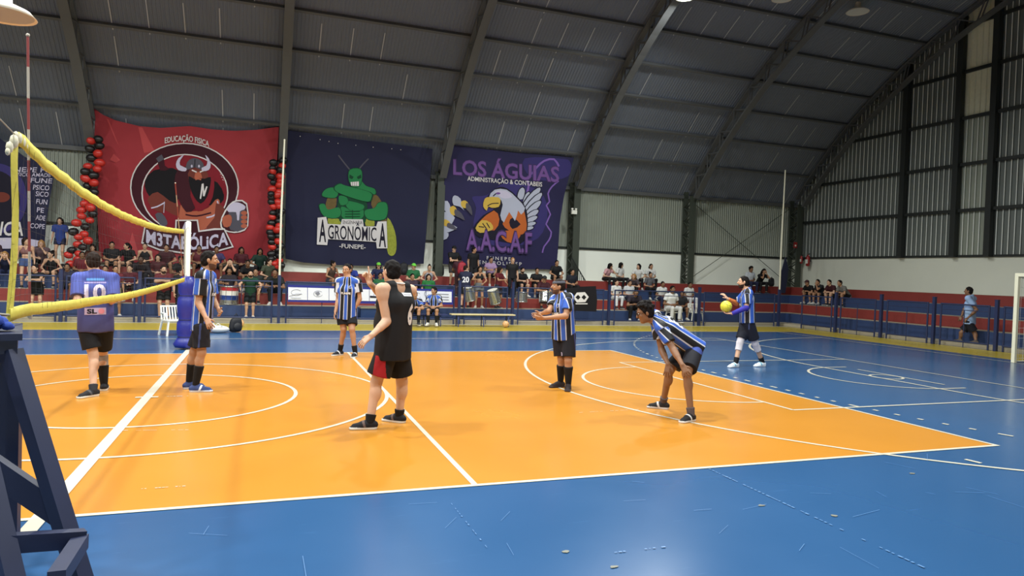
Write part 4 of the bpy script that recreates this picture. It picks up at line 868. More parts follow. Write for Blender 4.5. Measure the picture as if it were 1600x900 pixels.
def ik(a, b, l1, l2, pole):
    a, b = np.array(a, float), np.array(b, float); d = b-a; L_ = np.linalg.norm(d)
    if L_ > (l1+l2)*.999: d = d/L_*(l1+l2)*.999; L_ = (l1+l2)*.999; b = a+d
    u = d/L_; x = (l1*l1-l2*l2+L_*L_)/(2*L_); hh = math.sqrt(max(0, l1*l1-x*x)); p = np.array(pole, float); p = p-u*(p@u); p = nrm(p)
    return a+u*x+p*hh, b
def on_ray(px, py, c, L_, near):
    """point on the sight line of a pixel at distance L_ from c"""
    d = nrm(ray(px, py)); o = CP-c; b = o@d; k = o@o-L_*L_; q = b*b-k
    if q <= 0: return CP+d*(-b)
    return CP+d*(-b+(-1 if near else 1)*math.sqrt(q))
SKINS = {k: mat('skin_'+k, c, .5, noise=.05, nscale=9, spec=.35) for k, c in dict(light=(192, 152, 126), tan=(164, 122, 94), brown=(126, 90, 66), dark=(88, 60, 48)).items()}
HAIRS = {k: mat('hair_'+k, c, .75, noise=.25, nscale=60, bump=.5, bscale=90, spec=.12) for k, c in dict(black=(22, 18, 18), brown=(36, 26, 22), blond=(158, 118, 72), grey=(60, 52, 48)).items()}
STUB = mat('stubble', (88, 64, 52), .8, noise=.2, nscale=80, spec=.2)
EYEW = mat('eye_white', (220, 214, 206), .3); EYED = mat('eye_dark', (30, 20, 16), .3); LIP = mat('lip', (150, 84, 76), .5); BEARD = mat('beard_hair', (46, 34, 30), .8, noise=.3, nscale=80, spec=.15)
FAB = {}
def fab(rgb, rough=.75): return FAB.setdefault(rgb, mat('fabric_%d_%d_%d' % rgb, rgb, rough, noise=.08, nscale=7, spec=.25, bump=.15, bscale=18))
def stripe_mat(name, blue=(46, 84, 172), dark=(18, 18, 23), white=(184, 186, 196)):
    if name in MATS: return MATS[name]
    m = bpy.data.materials.new(name); m.use_nodes = True; MATS[name] = m; nt = m.node_tree; b = nt.nodes['Principled BSDF']; b.inputs['Roughness'].default_value = .65; b.inputs['Specular IOR Level'].default_value = .3
    a = nt.nodes.new('ShaderNodeAttribute'); a.attribute_name = 'u'; f = nt.nodes.new('ShaderNodeMath'); f.operation = 'FRACT'; r = nt.nodes.new('ShaderNodeValToRGB'); r.color_ramp.interpolation = 'CONSTANT'
    nt.links.new(a.outputs['Fac'], f.inputs[0]); nt.links.new(f.outputs[0], r.inputs[0]); e = r.color_ramp.elements
    seq = [(0, dark), (.40, white), (.49, blue), (.91, white)]
    e[0].position = 0; e[0].color = (*lin(dark), 1); e[1].position = .40; e[1].color = (*lin(white), 1)
    for p_, c in seq[2:]: q = e.new(p_); q.color = (*lin(c), 1)
    nt.links.new(r.outputs[0], b.inputs['Base Color'])
    return m
STRIPED = stripe_mat('striped_jersey_fabric')
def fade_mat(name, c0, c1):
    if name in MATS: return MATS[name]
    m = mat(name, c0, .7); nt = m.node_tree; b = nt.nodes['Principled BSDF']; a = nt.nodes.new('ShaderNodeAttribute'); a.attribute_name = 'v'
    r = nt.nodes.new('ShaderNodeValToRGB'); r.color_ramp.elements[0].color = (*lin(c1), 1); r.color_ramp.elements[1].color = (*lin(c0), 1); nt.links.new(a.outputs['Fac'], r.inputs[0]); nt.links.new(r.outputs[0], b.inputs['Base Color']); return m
def hand(F, wr, D, N, T, s, curl, spread=.16, h=.007, point=False, rr=1.0):
    """palm and five fingers. D wrist->knuckles, N palm normal, T towards the thumb"""
    D = nrm(D); N = nrm(N-D*(N@D)); T = nrm(T-D*(T@D)-N*(T@N))
    for o in (-.027, -.009, .009, .026): F.cone(wr+T*o*.7*s, wr+D*.082*s+T*o*s, .0145*s*rr, .0115*s*rr, .012)
    for j, (o, L_) in enumerate(((.030, .070), (.010, .078), (-.011, .073), (-.031, .058))):
        b = wr+D*.086*s+T*o*s; ang = -.1; base = nrm(D+T*(o/.03)*spread); c = 0.0 if (point and j == 0) else (1.25 if point else curl)*(1+.1*j)
        for q, (f, r0, r1) in enumerate(((.45, .0098, .0090), (.30, .0090, .0082), (.25, .0082, .0070))):
            ang += c*(.75 if q == 0 else .9); d = base*math.cos(ang)+N*math.sin(ang); e = b+d*L_*f*s*1.05; F.cone(b, e, r0*s*rr, r1*s*rr, .004); b = e
    b = wr+D*.022*s+T*.026*s; d = nrm(D*.62+T*.72+N*.25); e = b+d*.042*s; F.cone(b, e, .0125*s*rr, .0105*s*rr, .010); d2 = nrm(D*.85+T*.3+N*(.2+curl*.5)); F.cone(e, e+d2*.032*s, .0102*s*rr, .0080*s*rr, .004)
def build_person(loc, J, spec):
    """J: joints in world space; spec: look"""
    g = spec.get; s = g('s', 1.0); w = g('w', 1.0); h = g('h', .008); fem = g('fem', False); loc = np.array(loc, float)
    root = empty('person', loc, g('label'), 'person', g('group'))
    P, N = J['pelvis'], J['neck']; U = nrm(N-P); Ls = nrm(J['SL']-J['SR']); Ls = nrm(Ls-U*(Ls@U)); Fr = np.cross(Ls, U)
    Lp = nrm(J['HL']-J['HR']); Up = nrm(U-Lp*(U@Lp)); Fp = np.cross(Lp, Up); tl = np.linalg.norm(N-P)
    H = J['head']; hf = nrm(J['hf']); hu = nrm(J['hu']-hf*(J['hu']@hf)); hl = np.cross(hu, hf); HM = np.stack([hl, hf, hu], 1)   # columns: left, front, up
    sk = SKINS[g('skin', 'tan')]; hr = HAIRS[g('hair', 'black')]
    # ---------------- skin
    B = Field(h); hs = s*g('hs', 1.0)
    B.ell(H+hu*.022*hs-hf*.008*hs, HM, np.array([.076, .096, .096])*hs, .02); B.ell(H-hu*.045*hs+hf*.022*hs, HM, np.array([.060, .068, .070])*hs, .03)
    B.ell(H-hu*.095*hs+hf*.058*hs, HM, np.array([.030, .026, .022])*hs, .03); B.cone(H+hu*.018*hs+hf*.088*hs, H-hu*.022*hs+hf*.108*hs, .009*hs, .0145*hs, .012)
    for sg in (-1, 1):
        B.ell(H+hl*sg*.078*hs-hu*.005*hs-hf*.008*hs, HM, np.array([.012, .020, .032])*hs, .006); B.ell(H+hl*sg*.031*hs+hu*.012*hs+hf*.094*hs, HM, np.array([.016, .012, .009])*hs, .012, sub=True)
        B.cone(H+hl*sg*.012*hs+hu*.034*hs+hf*.086*hs, H+hl*sg*.045*hs+hu*.034*hs+hf*.074*hs, .009*hs, .008*hs, .012); B.ell(H+hl*sg*.040*hs-hu*.018*hs+hf*.068*hs, HM, np.array([.018, .016, .016])*hs, .02)
    B.cone(H-hu*.060*hs+hf*.078*hs-hl*.016*hs, H-hu*.060*hs+hf*.078*hs+hl*.016*hs, .0085*hs, .0085*hs, .010)
    nk = (.050 if fem else .060)*s*(w*.5+.5); B.cone(N-U*.02*s, H-hu*.06*hs-hf*.015*hs, nk*1.05, nk*.93, .03)
    sh = .060*s; ch = (.102 if not fem else .090)*s*w; C1 = N-U*tl*.30; half = (.070 if not fem else .060)*s*w
    B.cone(J['SL'], J['SR'], sh*.95, sh*.95, .06)
    for q in ('SL', 'SR'): B.cone(N+U*.02*s, J[q]+U*.01*s, .042*s, .05*s, .04)
    B.cone(C1+Ls*half, C1-Ls*half, ch, ch, .06); wa = P+U*tl*.36; ww = .096*s*w*(1 if not fem else .9); B.cone(wa+Ls*half*.72, wa-Ls*half*.72, ww, ww, .07)
    B.cone(J['HL']*.8+J['HR']*.2+Up*.03*s, J['HR']*.8+J['HL']*.2+Up*.03*s, .100*s*w, .100*s*w, .06)
    if g('belly', 0): B.ell(P+U*tl*.38+Fr*.05*s*w, np.stack([Ls, Fr, U], 1), np.array([.15*w, .13*w*g('belly'), .19])*s, .06)
    for q in 'LR':
        hp, kn, an = J['H'+q], J['K'+q], J['A'+q]; lw = (.5+.5*w)*s
        B.cone(hp, kn, .088*lw, .054*lw, .05); B.cone(kn, an, .053*lw, .036*lw, .03); fwd = nrm(J.get('T'+q, an+Fp)-an)
        cb_ = kn+(an-kn)*.28; bk = nrm(np.cross(np.cross(nrm(an-kn), fwd), nrm(an-kn))); B.ell(cb_-bk*.016*lw, np.eye(3), np.array([.050, .050, .075])*lw, .03)
        if g('barefoot'): pass
        sp, el, wr = J['S'+q], J['E'+q], J['W'+q]; aw = (.55+.45*w)*s*(1 if not fem else .85)
        B.cone(sp, el, .052*aw, .040*aw, .035); B.ell(sp+(el-sp)*.18, np.eye(3), np.array([.056]*3)*aw, .03); B.cone(el, wr, .040*aw, .027*aw, .02); B.cone(el+(wr-el)*.12, el+(wr-el)*.45, .042*aw, .036*aw, .02)
        HD = J.get('HD'+q, wr-el); HN = J.get('HN'+q, -Fr*.3+(-Ls if q == 'L' else Ls)); HT = J.get('HT'+q, Fr)
        hand(B, wr+nrm(HD)*.012*s, HD, HN, HT, s*(1 if not fem else .92), g('curl'+q, g('curl', .35)), point=g('point') == q, rr=g('hr', 1.0), spread=g('spread', .16))
    V, Q = B.mesh(); n0 = len(V); mi = [0]*len(Q); Vs = [V]; Qs = [Q]; off = n0
    fm = MB()
    def blob(c, r, m): fm.ball(c, np.array(r), 8, m, HM)
    for sg in (-1, 1):
        e = H+hl*sg*.031*hs+hu*.012*hs+hf*.0865*hs; blob(e, np.array([.0135, .008, .0075])*hs, 1); blob(e+hf*.0055*hs, np.array([.006, .004, .0062])*hs, 2)
        blob(H+hl*sg*.031*hs+hu*.036*hs+hf*.091*hs-hf*.003*hs, np.array([.019, .006, .0042])*hs, 4)
    blob(H-hu*.060*hs+hf*.0845*hs, np.array([.023, .006, .0065])*hs, 3)
    if g('beard'):
        rl = V-H; cu_, cf_, cl_ = rl@hu/hs, rl@hf/hs, rl@hl/hs
        bv = ((cu_ < -.040-.012*np.clip((cf_-.03)/.04, 0, 1)) & (cu_ > -.128) & (cf_ > -.012+.3*np.abs(cu_+.06)) & (np.abs(cl_) < .085)) | ((np.abs(cl_) < .032) & (cu_ < -.036) & (cu_ > -.054) & (cf_ > .07))
        mi = list(np.where(bv[Q].mean(1) > .5, 4, 0))
    fq = np.array(fm.f); Vs.append(np.array(fm.v)); Qs.append(fq+off); mi += list(fm.m)
    np_mesh('body', np.concatenate(Vs), np.concatenate(Qs), loc, root, [sk, EYEW, EYED, LIP, BEARD if g('beard') != 'stubble' else STUB], mi)
    # ---------------- hair and headwear
    hs_ = g('style', 'short'); hh = min(h, .008)
    if hs_ != 'bald':
        A_ = Field(hh); r_ = {'short': 1.0, 'crop': .965, 'curly': 1.08, 'long': 1.05, 'bun': .98, 'afro': 1.16, 'tail': .98}[hs_]
        line_ = [(H+hf*.055*hs+hu*.045*hs, nrm(hf*.75-hu*.55))]
        A_.ell(H+hu*.029*hs-hf*.012*hs, HM, np.array([.083, .103, .101])*hs*r_, .01, clip=[(H+hf*.060*hs+hu*.074*hs, nrm(hf*.9-hu*.44)), (H-hu*.042*hs, nrm(-hu*1.0+hf*1.05))] if hs_ not in ('long',) else [(H+hf*.062*hs+hu*.05*hs, nrm(hf*.9-hu*.44))])
        A_.ell(H-hu*.02*hs-hf*.035*hs, HM, np.array([.079, .072, .075])*hs, .02, clip=[(H-hf*.012*hs, hf), (H-hu*.085*hs, -hu)])
        if hs_ in ('curly', 'afro'):
            R = random.Random(11)
            for k in range(46):
                a, b = R.uniform(-2.6, 2.6), R.uniform(.15, 1.5); q = np.array([math.sin(a)*math.cos(b), -math.cos(a)*math.cos(b), math.sin(b)])
                if q[1] > .55 and q[2] < .6: continue
                A_.ell(H+HM@(q*np.array([.086, .104, .100])*hs*r_)+hu*.034*hs-hf*.008*hs, HM, np.array([.022]*3)*hs, .006)
        if hs_ == 'long':
            for sg in (-1, 0, 1): A_.cone(H+hu*.02*hs+hl*sg*.06*hs-hf*(.05 if sg else .08)*hs, N-U*.06*s+hl*sg*.075*s-Fr*(.055 if sg else .085)*s, .050*hs, .046*hs, .03)
            for sg in (-1, 0, 1): A_.cone(N-U*.06*s+hl*sg*.075*s-Fr*(.055 if sg else .085)*s, N-U*.20*s+hl*sg*.07*s-Fr*.105*s, .046*hs, .028*hs, .03)
        if hs_ == 'bun': A_.ell(H+hu*.105*hs-hf*.085*hs, HM, np.array([.045, .042, .042])*hs, .012)
        if hs_ == 'tail': A_.cone(H+hu*.05*hs-hf*.10*hs, H-hu*.06*hs-hf*.15*hs, .03*hs, .032*hs, .02); A_.cone(H-hu*.06*hs-hf*.15*hs, H-hu*.2*hs-hf*.13*hs, .032*hs, .014*hs, .02)
        V, Q = A_.mesh(); d_ = V-H; d_ = d_/(np.linalg.norm(d_, axis=1)[:, None]+1e-6); q_ = (V-H)*(1/.013)
        V = V+d_*(.0022*(np.sin(q_[:, 0]*1.3+1.7*np.sin(q_[:, 2]*.9))+np.sin(q_[:, 1]*1.1+q_[:, 2]*.8+1.3*np.sin(q_[:, 0]*.7))))[:, None]
        np_mesh('hair', V, Q, loc, root, [hr])
    if g('cap'):
        A_ = Field(hh); A_.ell(H+hu*.040*hs-hf*.010*hs, HM, np.array([.092, .112, .098])*hs, .01, clip=[(H+hu*.040*hs, -hu)]); A_.ell(H+hu*.048*hs+hf*.105*hs*g('brim', 1), HM, np.array([.075, .085, .012])*hs, .006, clip=[(H+hf*.05*hs, -hf)])
        V, Q = A_.mesh(); np_mesh('cap', V, Q, loc, root, [fab(g('cap'))])
    if g('headband'):
        A_ = Field(.006); A_.ell(H+hu*.03*hs-hf*.008*hs, HM, np.array([.090, .110, .104])*hs*1.0, .004, clip=[(H+hu*.088*hs, nrm(hu+hf*.12)), (H+hu*.050*hs, nrm(-hu-hf*.12))]); V, Q = A_.mesh(); np_mesh('headband', V, Q, loc, root, [fab(g('headband'))])
    if g('glasses'):
        m = MB(loc)
        for sg in (-1, 1):
            c = H+hl*sg*.031*hs+hu*.010*hs+hf*.102*hs; m.tube([c+hl*math.cos(t)*.021*hs+hu*math.sin(t)*.016*hs for t in np.linspace(0, 6.283, 15)], .0024, 5); m.tube([c+hl*sg*.021*hs, H+hl*sg*.080*hs+hu*.012*hs], .0024, 5)
        m.tube([H-hl*.011*hs+hu*.012*hs+hf*.106*hs, H+hl*.011*hs+hu*.012*hs+hf*.106*hs], .0024, 5); m.build('glasses', fab((24, 20, 20), .3), root)
    # ---------------- shirt
    kind = g('top', 'tee'); objs = {}
    if kind != 'none':
        A_ = Field(h); e = (.016 if kind in ('tee', 'hoodie') else .011)*s; fl_ = g('loose', .0)*s; ntop = (N+U*.052*s, nrm(U+Fr*.42)); hem = P-Up*g('hem', .10)*s
        tk = {'clip': [ntop]}; strap = kind in ('tank', 'crop', 'tanktop')
        if not strap: A_.cone(J['SL']-U*.004*s, J['SR']-U*.004*s, sh*.95+e, sh*.95+e, .05, **tk)
        else:
            for sg in (-1, 1): q0 = N+Ls*sg*(.098*w if kind == 'tank' else .07)*s-U*(.012*s if kind == 'tank' else 0); A_.cone(q0+U*.004*s-Fr*.0*s, q0-U*.16*s, sh*(1.12 if kind == 'tank' else 1)+e*.9, ch+e*.6, .03, clip=[(N+U*(.045 if kind == 'tank' else .012)*s, nrm(U+Fr*.35))])
        for q in ('SL', 'SR'):
            if not strap: A_.cone(N+U*.012*s, J[q]+U*.012*s, .042*s+e, .05*s+e, .03, **tk)
        if not strap: A_.cone(N-U*.07*s, N+U*.05*s, nk*1.25+e, nk*1.05+.011*s, .03, **tk)
        C1c = C1-U*(.05*s if kind in ('crop',) else 0); A_.cone(C1c+Ls*half, C1c-Ls*half, ch+e, ch+e, .06, clip=[ntop] if not strap else [(N-U*.005*s, U)])
        if kind != 'crop':
            hc = [(hem, -Up)]; he = hem-Up*.06*s
            for sg in (-1, 0, 1): A_.cone(C1+Ls*sg*half, he+Lp*sg*.066*s*w, ch+e, .104*s*w+e+fl_, .04, clip=hc+([ntop] if not strap else [(N+U*(.030 if kind == 'tank' else -.005)*s, nrm(U+Fr*.35))]))
            if g('belly', 0): A_.ell(P+U*tl*.38+Fr*.05*s*w, np.stack([Ls, Fr, U], 1), np.array([.15*w, .13*w*g('belly'), .19])*s+e*1.1, .06, clip=hc)
        else: A_.pr[-1] = A_.pr[-1][:6]+([(C1-U*.12*s, -U), (N-U*.02*s, U)],)+A_.pr[-1][7:]
        sl = g('sleeve', .60)
        if not strap and kind != 'none':
            for q in 'LR':
                sp, el, wr = J['S'+q], J['E'+q], J['W'+q]; aw = (.55+.45*w)*s; d = nrm(el-sp)
                if sl <= 1: A_.cone(sp, el, .060*aw+e, .050*aw+e*1.6+fl_*.4, .025, clip=[(sp+(el-sp)*sl, d)])
                else: A_.cone(sp, el, .060*aw+e, .047*aw+e, .03); A_.cone(el, wr, .048*aw+e, .034*aw+e, .02, clip=[(el+(wr-el)*(sl-1), nrm(wr-el))])
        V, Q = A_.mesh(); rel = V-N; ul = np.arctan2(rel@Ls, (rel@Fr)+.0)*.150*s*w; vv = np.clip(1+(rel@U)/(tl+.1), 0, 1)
        # on the sleeves the stripes run along the arm
        for q in 'LR':
            sp, el = J['S'+q], J['E'+q]; d = nrm(el-sp); t = (V-sp)@d; rad = np.linalg.norm((V-sp)-t[:, None]*d, axis=1); out = ((V-sp)@Ls)*(1 if q == 'L' else -1)
            m_ = (t > .03*s) & (rad < .085*s*(.5+.5*w)+e) & (np.abs(rel@Ls) > .145*s*w); ul = np.where(m_, -(((V-sp)@Fr)+.03*s)*(1 if q == 'L' else -1), ul)
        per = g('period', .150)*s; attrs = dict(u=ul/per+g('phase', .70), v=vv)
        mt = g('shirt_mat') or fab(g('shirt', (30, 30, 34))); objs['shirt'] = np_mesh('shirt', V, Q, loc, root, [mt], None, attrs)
        if g('collar'):
            A_ = Field(min(h, .006)); c = N+U*(.030 if kind == 'tank' else .036)*s; 
            for t in np.linspace(0, 6.283, 19)[:-1]: 
                t2 = t+6.283/18; f = lambda t: c+Ls*math.cos(t)*(nk+.012*s)+Fr*(math.sin(t)*(nk+.012*s))-U*(.030*s*max(0, math.sin(t)))
                A_.cone(f(t), f(t2), .0085*s, .0085*s, .004)
            V, Q = A_.mesh(); np_mesh('collar', V, Q, loc, root, [fab(g('collar'))])
    # ---------------- lower clothes
    low = g('low', 'shorts')
    if low in ('shorts', 'pants', 'skirt', 'brief'):
        A_ = Field(h); e = .014*s; ln = {'shorts': g('leg', .80), 'pants': 1.9, 'skirt': .5, 'brief': .25}[low]; wc = [(P+U*.10*s, U)]
        A_.cone(P+Lp*.064*s*w+Up*.02*s, P-Lp*.064*s*w+Up*.02*s, .104*s*w+e*.5, .104*s*w+e*.5, .05, clip=wc)
        fl2 = g('flare', .022)*s
        for q in 'LR':
            hp, kn, an = J['H'+q], J['K'+q], J['A'+q]; lw = (.5+.5*w)*s; d = nrm(kn-hp)
            if ln <= 1: A_.cone(hp, kn, .092*lw+e, .066*lw+e+fl2, .035, clip=[(hp+(kn-hp)*ln, d)])
            else: A_.cone(hp, kn, .092*lw+e, .058*lw+e*.8, .035); A_.cone(kn, an, .060*lw+e*.8, .046*lw+e*.8, .02, clip=[(kn+(an-kn)*(ln-1), nrm(an-kn))])
        if low == 'skirt': A_.cone((J['HL']+J['HR'])/2-Lp*.04*s, (J['HL']+J['HR'])/2+nrm((J['KL']+J['KR'])/2-P)*.24*s, .13*s, .16*s, .05, clip=[((J['HL']+J['HR'])/2+nrm((J['KL']+J['KR'])/2-P)*.22*s, nrm((J['KL']+J['KR'])/2-P))])
        V, Q = A_.mesh(); m1 = fab(g('bottom', (24, 24, 28))); objs['low'] = np_mesh({'shorts': 'shorts', 'pants': 'trousers', 'skirt': 'skirt', 'brief': 'shorts'}[low], V, Q, loc, root, [m1, fab(g('panel') or (40, 40, 60))])
        if g('panel'):
            c = V[Q].mean(1); rr = c-(J['H'+g('panel_side', 'L')]); sgn = 1 if g('panel_side', 'L') == 'L' else -1; out = sgn*(rr@Lp); m_ = (out > .055*s*w) & (np.abs(rr@Fp) < g('panel_w', .03)*s) & (rr@Up < g('panel_top', .02)*s); objs['low'].data.polygons.foreach_set('material_index', m_.astype(np.int32)); objs['low'].data.update()
    # ---------------- socks and shoes
    for q in 'LR':
        an, kn = J['A'+q], J['K'+q]; up = nrm(kn-an); lw = (.5+.5*w)*s
        fw = J['T'+q]-an; fw = nrm(fw-np.array([0, 0, 1.])*fw[2]) if g('flat', True) else nrm(fw); sidev = np.cross(fw, np.array([0, 0, 1.])); z0 = J.get('fz'+q, an[2]-.085*s)
        for (cname, t0, t1, rgb, ex) in g('wear'+q, g('wear', ())):   # bands on the leg: (name, from, to, colour, thickness), 0 ankle..1 knee..2 hip
            A_ = Field(min(h, .008)); pos = lambda t: an+(kn-an)*t if t <= 1 else kn+(J['H'+q]-kn)*(t-1); rad = lambda t: (.036+(.053-.036)*min(1, t)+.035*max(0, t-1)+.009*math.exp(-((t-.72)/.2)**2))*lw
            a, b = pos(t0), pos(t1)
            if t0 < 1 < t1: A_.cone(a, kn, rad(t0)+ex, rad(1)+ex, .02, clip=[(a, nrm(a-kn))]); A_.cone(kn, b, rad(1)+ex, rad(t1)+ex, .02, clip=[(b, nrm(b-kn))])
            else: A_.cone(a-nrm(b-a)*.01, b, rad(t0)+ex, rad(t1)+ex+.006*lw, .01, clip=[(b, nrm(b-a))]); 
            if t1 > .6 and t0 < .6: A_.ell(kn+(an-kn)*.28-nrm(np.cross(np.cross(up, fw), up))*.016*lw*1, np.eye(3), np.array([.050, .050, .075])*lw+ex, .03, clip=[(b, nrm(b-a))])
            V, Q = A_.mesh(); np_mesh(cname, V, Q, loc, root, [fab(rgb)])
        if g('shoe') is None:
            A_ = Field(h); b = np.array([an[0], an[1], z0]); A_.cone(b-fw*.03*s+[0, 0, .035*s], b+fw*.15*s+[0, 0, .022*s], .034*s, .022*s, .02, clip=[(b, np.array([0, 0, -1.]))]); A_.cone(an, b+[0, 0, .04*s], .036*s, .036*s, .02); V, Q = A_.mesh(); np_mesh('foot', V, Q, loc, root, [sk]); continue
        A_ = Field(min(h, .0065)); b = np.array([an[0], an[1], z0]); z = np.array([0, 0, 1.]); gc = [(b, -z)]; fs = s*g('fs', 1.0)
        A_.cone(b-fw*.045*fs+z*.045*fs, b+fw*.06*fs+z*.042*fs, .038*fs, .044*fs, .03, clip=gc); A_.cone(b+fw*.06*fs+z*.036*fs, b+fw*.155*fs+z*.026*fs, .045*fs, .034*fs, .03, clip=gc); A_.cone(b+z*.05*fs, an+up*.015*fs, .040*fs, .040*fs, .03, clip=[(an+up*.02*fs, up)])
        for sg in (-1, 1): A_.cone(b-fw*.03*fs+z*.012, b+fw*.17*fs+z*.012+sidev*sg*.012*fs, .040*fs, .036*fs, .015, clip=[(b, -z), (b+z*.026*fs, z)])
        V, Q = A_.mesh(); c = V[Q].mean(1); mi = (c[:, 2] < z0+.026*fs).astype(int); acc = g('shoe2')
        if acc: t = (c-b)@fw; mi = np.where((mi == 0) & (np.abs(t-.06*fs-.35*(c[:, 2]-z0-.05*fs)) < .013*fs), 2, mi)
        np_mesh('shoe', V, Q, loc, root, [fab(g('shoe')), fab(g('sole', (200, 196, 188))), fab(acc or (90, 90, 90))], mi)
    for (cname, q, t0, t1, rgb, ex) in g('armwear', ()):
        el, wr, sp = J['E'+q], J['W'+q], J['S'+q]; A_ = Field(min(h, .008)); aw = (.55+.45*w)*s; b = el+(wr-el)*t1; A_.cone(el, b, .044*aw+ex, (.044-.014*t1)*aw+ex, .02, clip=[(b, nrm(wr-el))])
        if t0 < 0: a = el+(sp-el)*(-t0); A_.cone(el, a, .042*aw+ex, .045*aw+ex, .02, clip=[(a, nrm(sp-el))])
        V, Q = A_.mesh(); np_mesh(cname, V, Q, loc, root, [fab(rgb)])
    return root, objs, dict(U=U, L=Ls, F=Fr, N=N, P=P, Up=Up, Lp=Lp, Fp=Fp)
def decal(root, tgt, name, verts2, faces, c, right, up, m, off=.004, size=1.0):
    """flat artwork (unit coordinates) pressed onto a garment"""
    right, up = nrm(right), nrm(up); nn = np.cross(right, up); loc = np.array(root.location); me = tgt.data
    co = np.zeros(len(me.vertices)*3, np.float32); me.vertices.foreach_get('co', co); co = co.reshape(-1, 3)
    t = BVHTree.FromPolygons([tuple(v) for v in co], [tuple(p.vertices) for p in me.polygons]); out = []
    vs, fs = split_tris([(v[0]*size, v[1]*size) for v in verts2], [tuple(f) for f in faces], .03); dp = []
    for v in vs:
        p = c+right*v[0]+up*v[1]; hit = t.ray_cast(V3(p-loc+nn*.5), V3(-nn))
        q = np.array(hit[0])+nn*off if hit[0] is not None else p-loc
        dp.append(float((q+loc-c)@nn) if hit[0] is not None else 9.0); out.append(q+loc)
    fs = [f for f in fs if max(dp[i] for i in f)-min(dp[i] for i in f) < .035 and max(dp[i] for i in f) < 5]
    mb = MB(loc); mb.add(out, fs); return mb.build(name, m, root)
def text_decal(root, tgt, name, txt, c, right, up, height, m, width=None, bold=.03, off=.005):
    vs, fs = glyphs(txt, 1.0, bold); vs = vs-np.array([(vs[:, 0].min()+vs[:, 0].max())/2, (vs[:, 1].min()+vs[:, 1].max())/2]); k = height/(vs[:, 1].max()-vs[:, 1].min()); v = vs*k
    if width: v = v*np.array([width/(v[:, 0].max()-v[:, 0].min()), 1])
    return decal(root, tgt, name, v, fs, c, right, up, m, off)
RECT = ([(-.5, -.5), (.5, -.5), (.5, .5), (-.5, .5)], [(0, 1, 2), (0, 2, 3)])
def rect_decal(root, tgt, name, c, right, up, wd, ht, m, off=.003): return decal(root, tgt, name, [(x*wd, y*ht) for x, y in RECT[0]], RECT[1], c, right, up, m, off)
DISC = ([(0, 0)]+[(math.cos(t), math.sin(t)) for t in np.linspace(0, 6.2832, 17)[:-1]], [(0, i+1, (i+1) % 16+1) for i in range(16)])
# ================================================================== the players on court
def player(spec, heels, toes, pelvis, neck, head, yaw, arms, knees, hf, hu=(0, 0, 1), pyaw=None, dpel=0.0, dneck=0.0, dhead=0.0, zf=0.0, xw=None):
    """joints from the sight lines of the photo with real bone lengths. heels/toes: {'L':px,...}; arms: {'L':(elbow px, near?, wrist px, near?)}"""
    s = spec.get('s', 1.0); w = spec.get('w', 1.0); J = {}; q0 = {}
    for q in 'LR':
        a, b = (onZ(*heels[q], zf), onZ(*toes[q], zf)) if xw is None else (onX(*heels[q], xw), onX(*toes[q], xw)); a[2] = zf; d = b-a; d[2] = 0; d = nrm(d); q0[q] = a
        if 'fdir' in spec: d = nrm(np.array([*spec['fdir'][q], 0.]))
        J['A'+q] = a+d*.065*s+np.array([0, 0, .088*s]); J['T'+q] = J['A'+q]+d*.15*s; J['fz'+q] = zf
    base = (J['AL']+J['AR'])/2; base[2] = zf; D = depth(base+[0, 0, .9])
    P = atD(*pelvis, D+dpel); N = atD(*neck, D+dneck); H = atD(*head, D+dhead); J.update(pelvis=P, neck=N, head=H)
    U = nrm(N-P); f = np.array([math.cos(yaw), math.sin(yaw), 0]); L_ = nrm(np.cross(U, f)); py = yaw if pyaw is None else pyaw; fp = np.array([math.cos(py), math.sin(py), 0]); Lp = nrm(np.cross(np.array([0, 0, 1.]), fp))
    sw = spec.get('sw', .185)*s*(.6+.4*w)
    for q, sg in (('L', 1), ('R', -1)):
        J['S'+q] = N+L_*sg*sw-U*.045*s; J['H'+q] = P+Lp*sg*.092*s*(.7+.3*w)-np.array([0, 0, .02*s])
        kpx, knear = knees[q]; K = atD(*kpx, .5*(depth(J['H'+q])+depth(J['A'+q]))+spec.get('kd', {}).get(q, float(fp@FXW)*.07)); dk = J['A'+q]-K; J['K'+q] = K
        epx, en, wpx, wn = arms[q]; E = on_ray(*epx, J['S'+q], .30*s, en); J['E'+q] = E; J['W'+q] = on_ray(*wpx, E, .255*s, wn)
    J['hf'] = np.array([*hf], float); J['hu'] = np.array(hu, float)
    J.update(spec.get('J', {}))
    return base, J
RX = np.array([CR[0], CR[1], 0]); RX = nrm(RX); FXW = nrm(np.array([CF[0], CF[1], 0])); Zu = np.array([0, 0, 1.])
def view(px):
    global RX, FXW
    FXW = nrm(ray(px, 450)*np.array([1, 1, 0])); RX = np.array([FXW[1], -FXW[0], 0])
def wd(r, d, z=0): return RX*r+FXW*d+Zu*z          # direction as seen from the camera side: right, away, up
ang = lambda v: math.atan2(v[1], v[0])
WHITEF = fab((222, 222, 226)); BLACKF = fab((20, 20, 24)); LOGOR = fab((196, 120, 130)); GREYF = fab((150, 150, 160))
def jersey_bits(root, o, A, side=1, back_no=None):
    sh = o['shirt']; N, U, L_, Fr = A['N'], A['U'], A['L'], A['F']
    text_decal(root, sh, 'sponsor_lettering', 'FUNEPE', N-U*.27+Fr*.12, -L_*-1 if False else -L_*(-1), U, .05, WHITEF, .19) if side else None
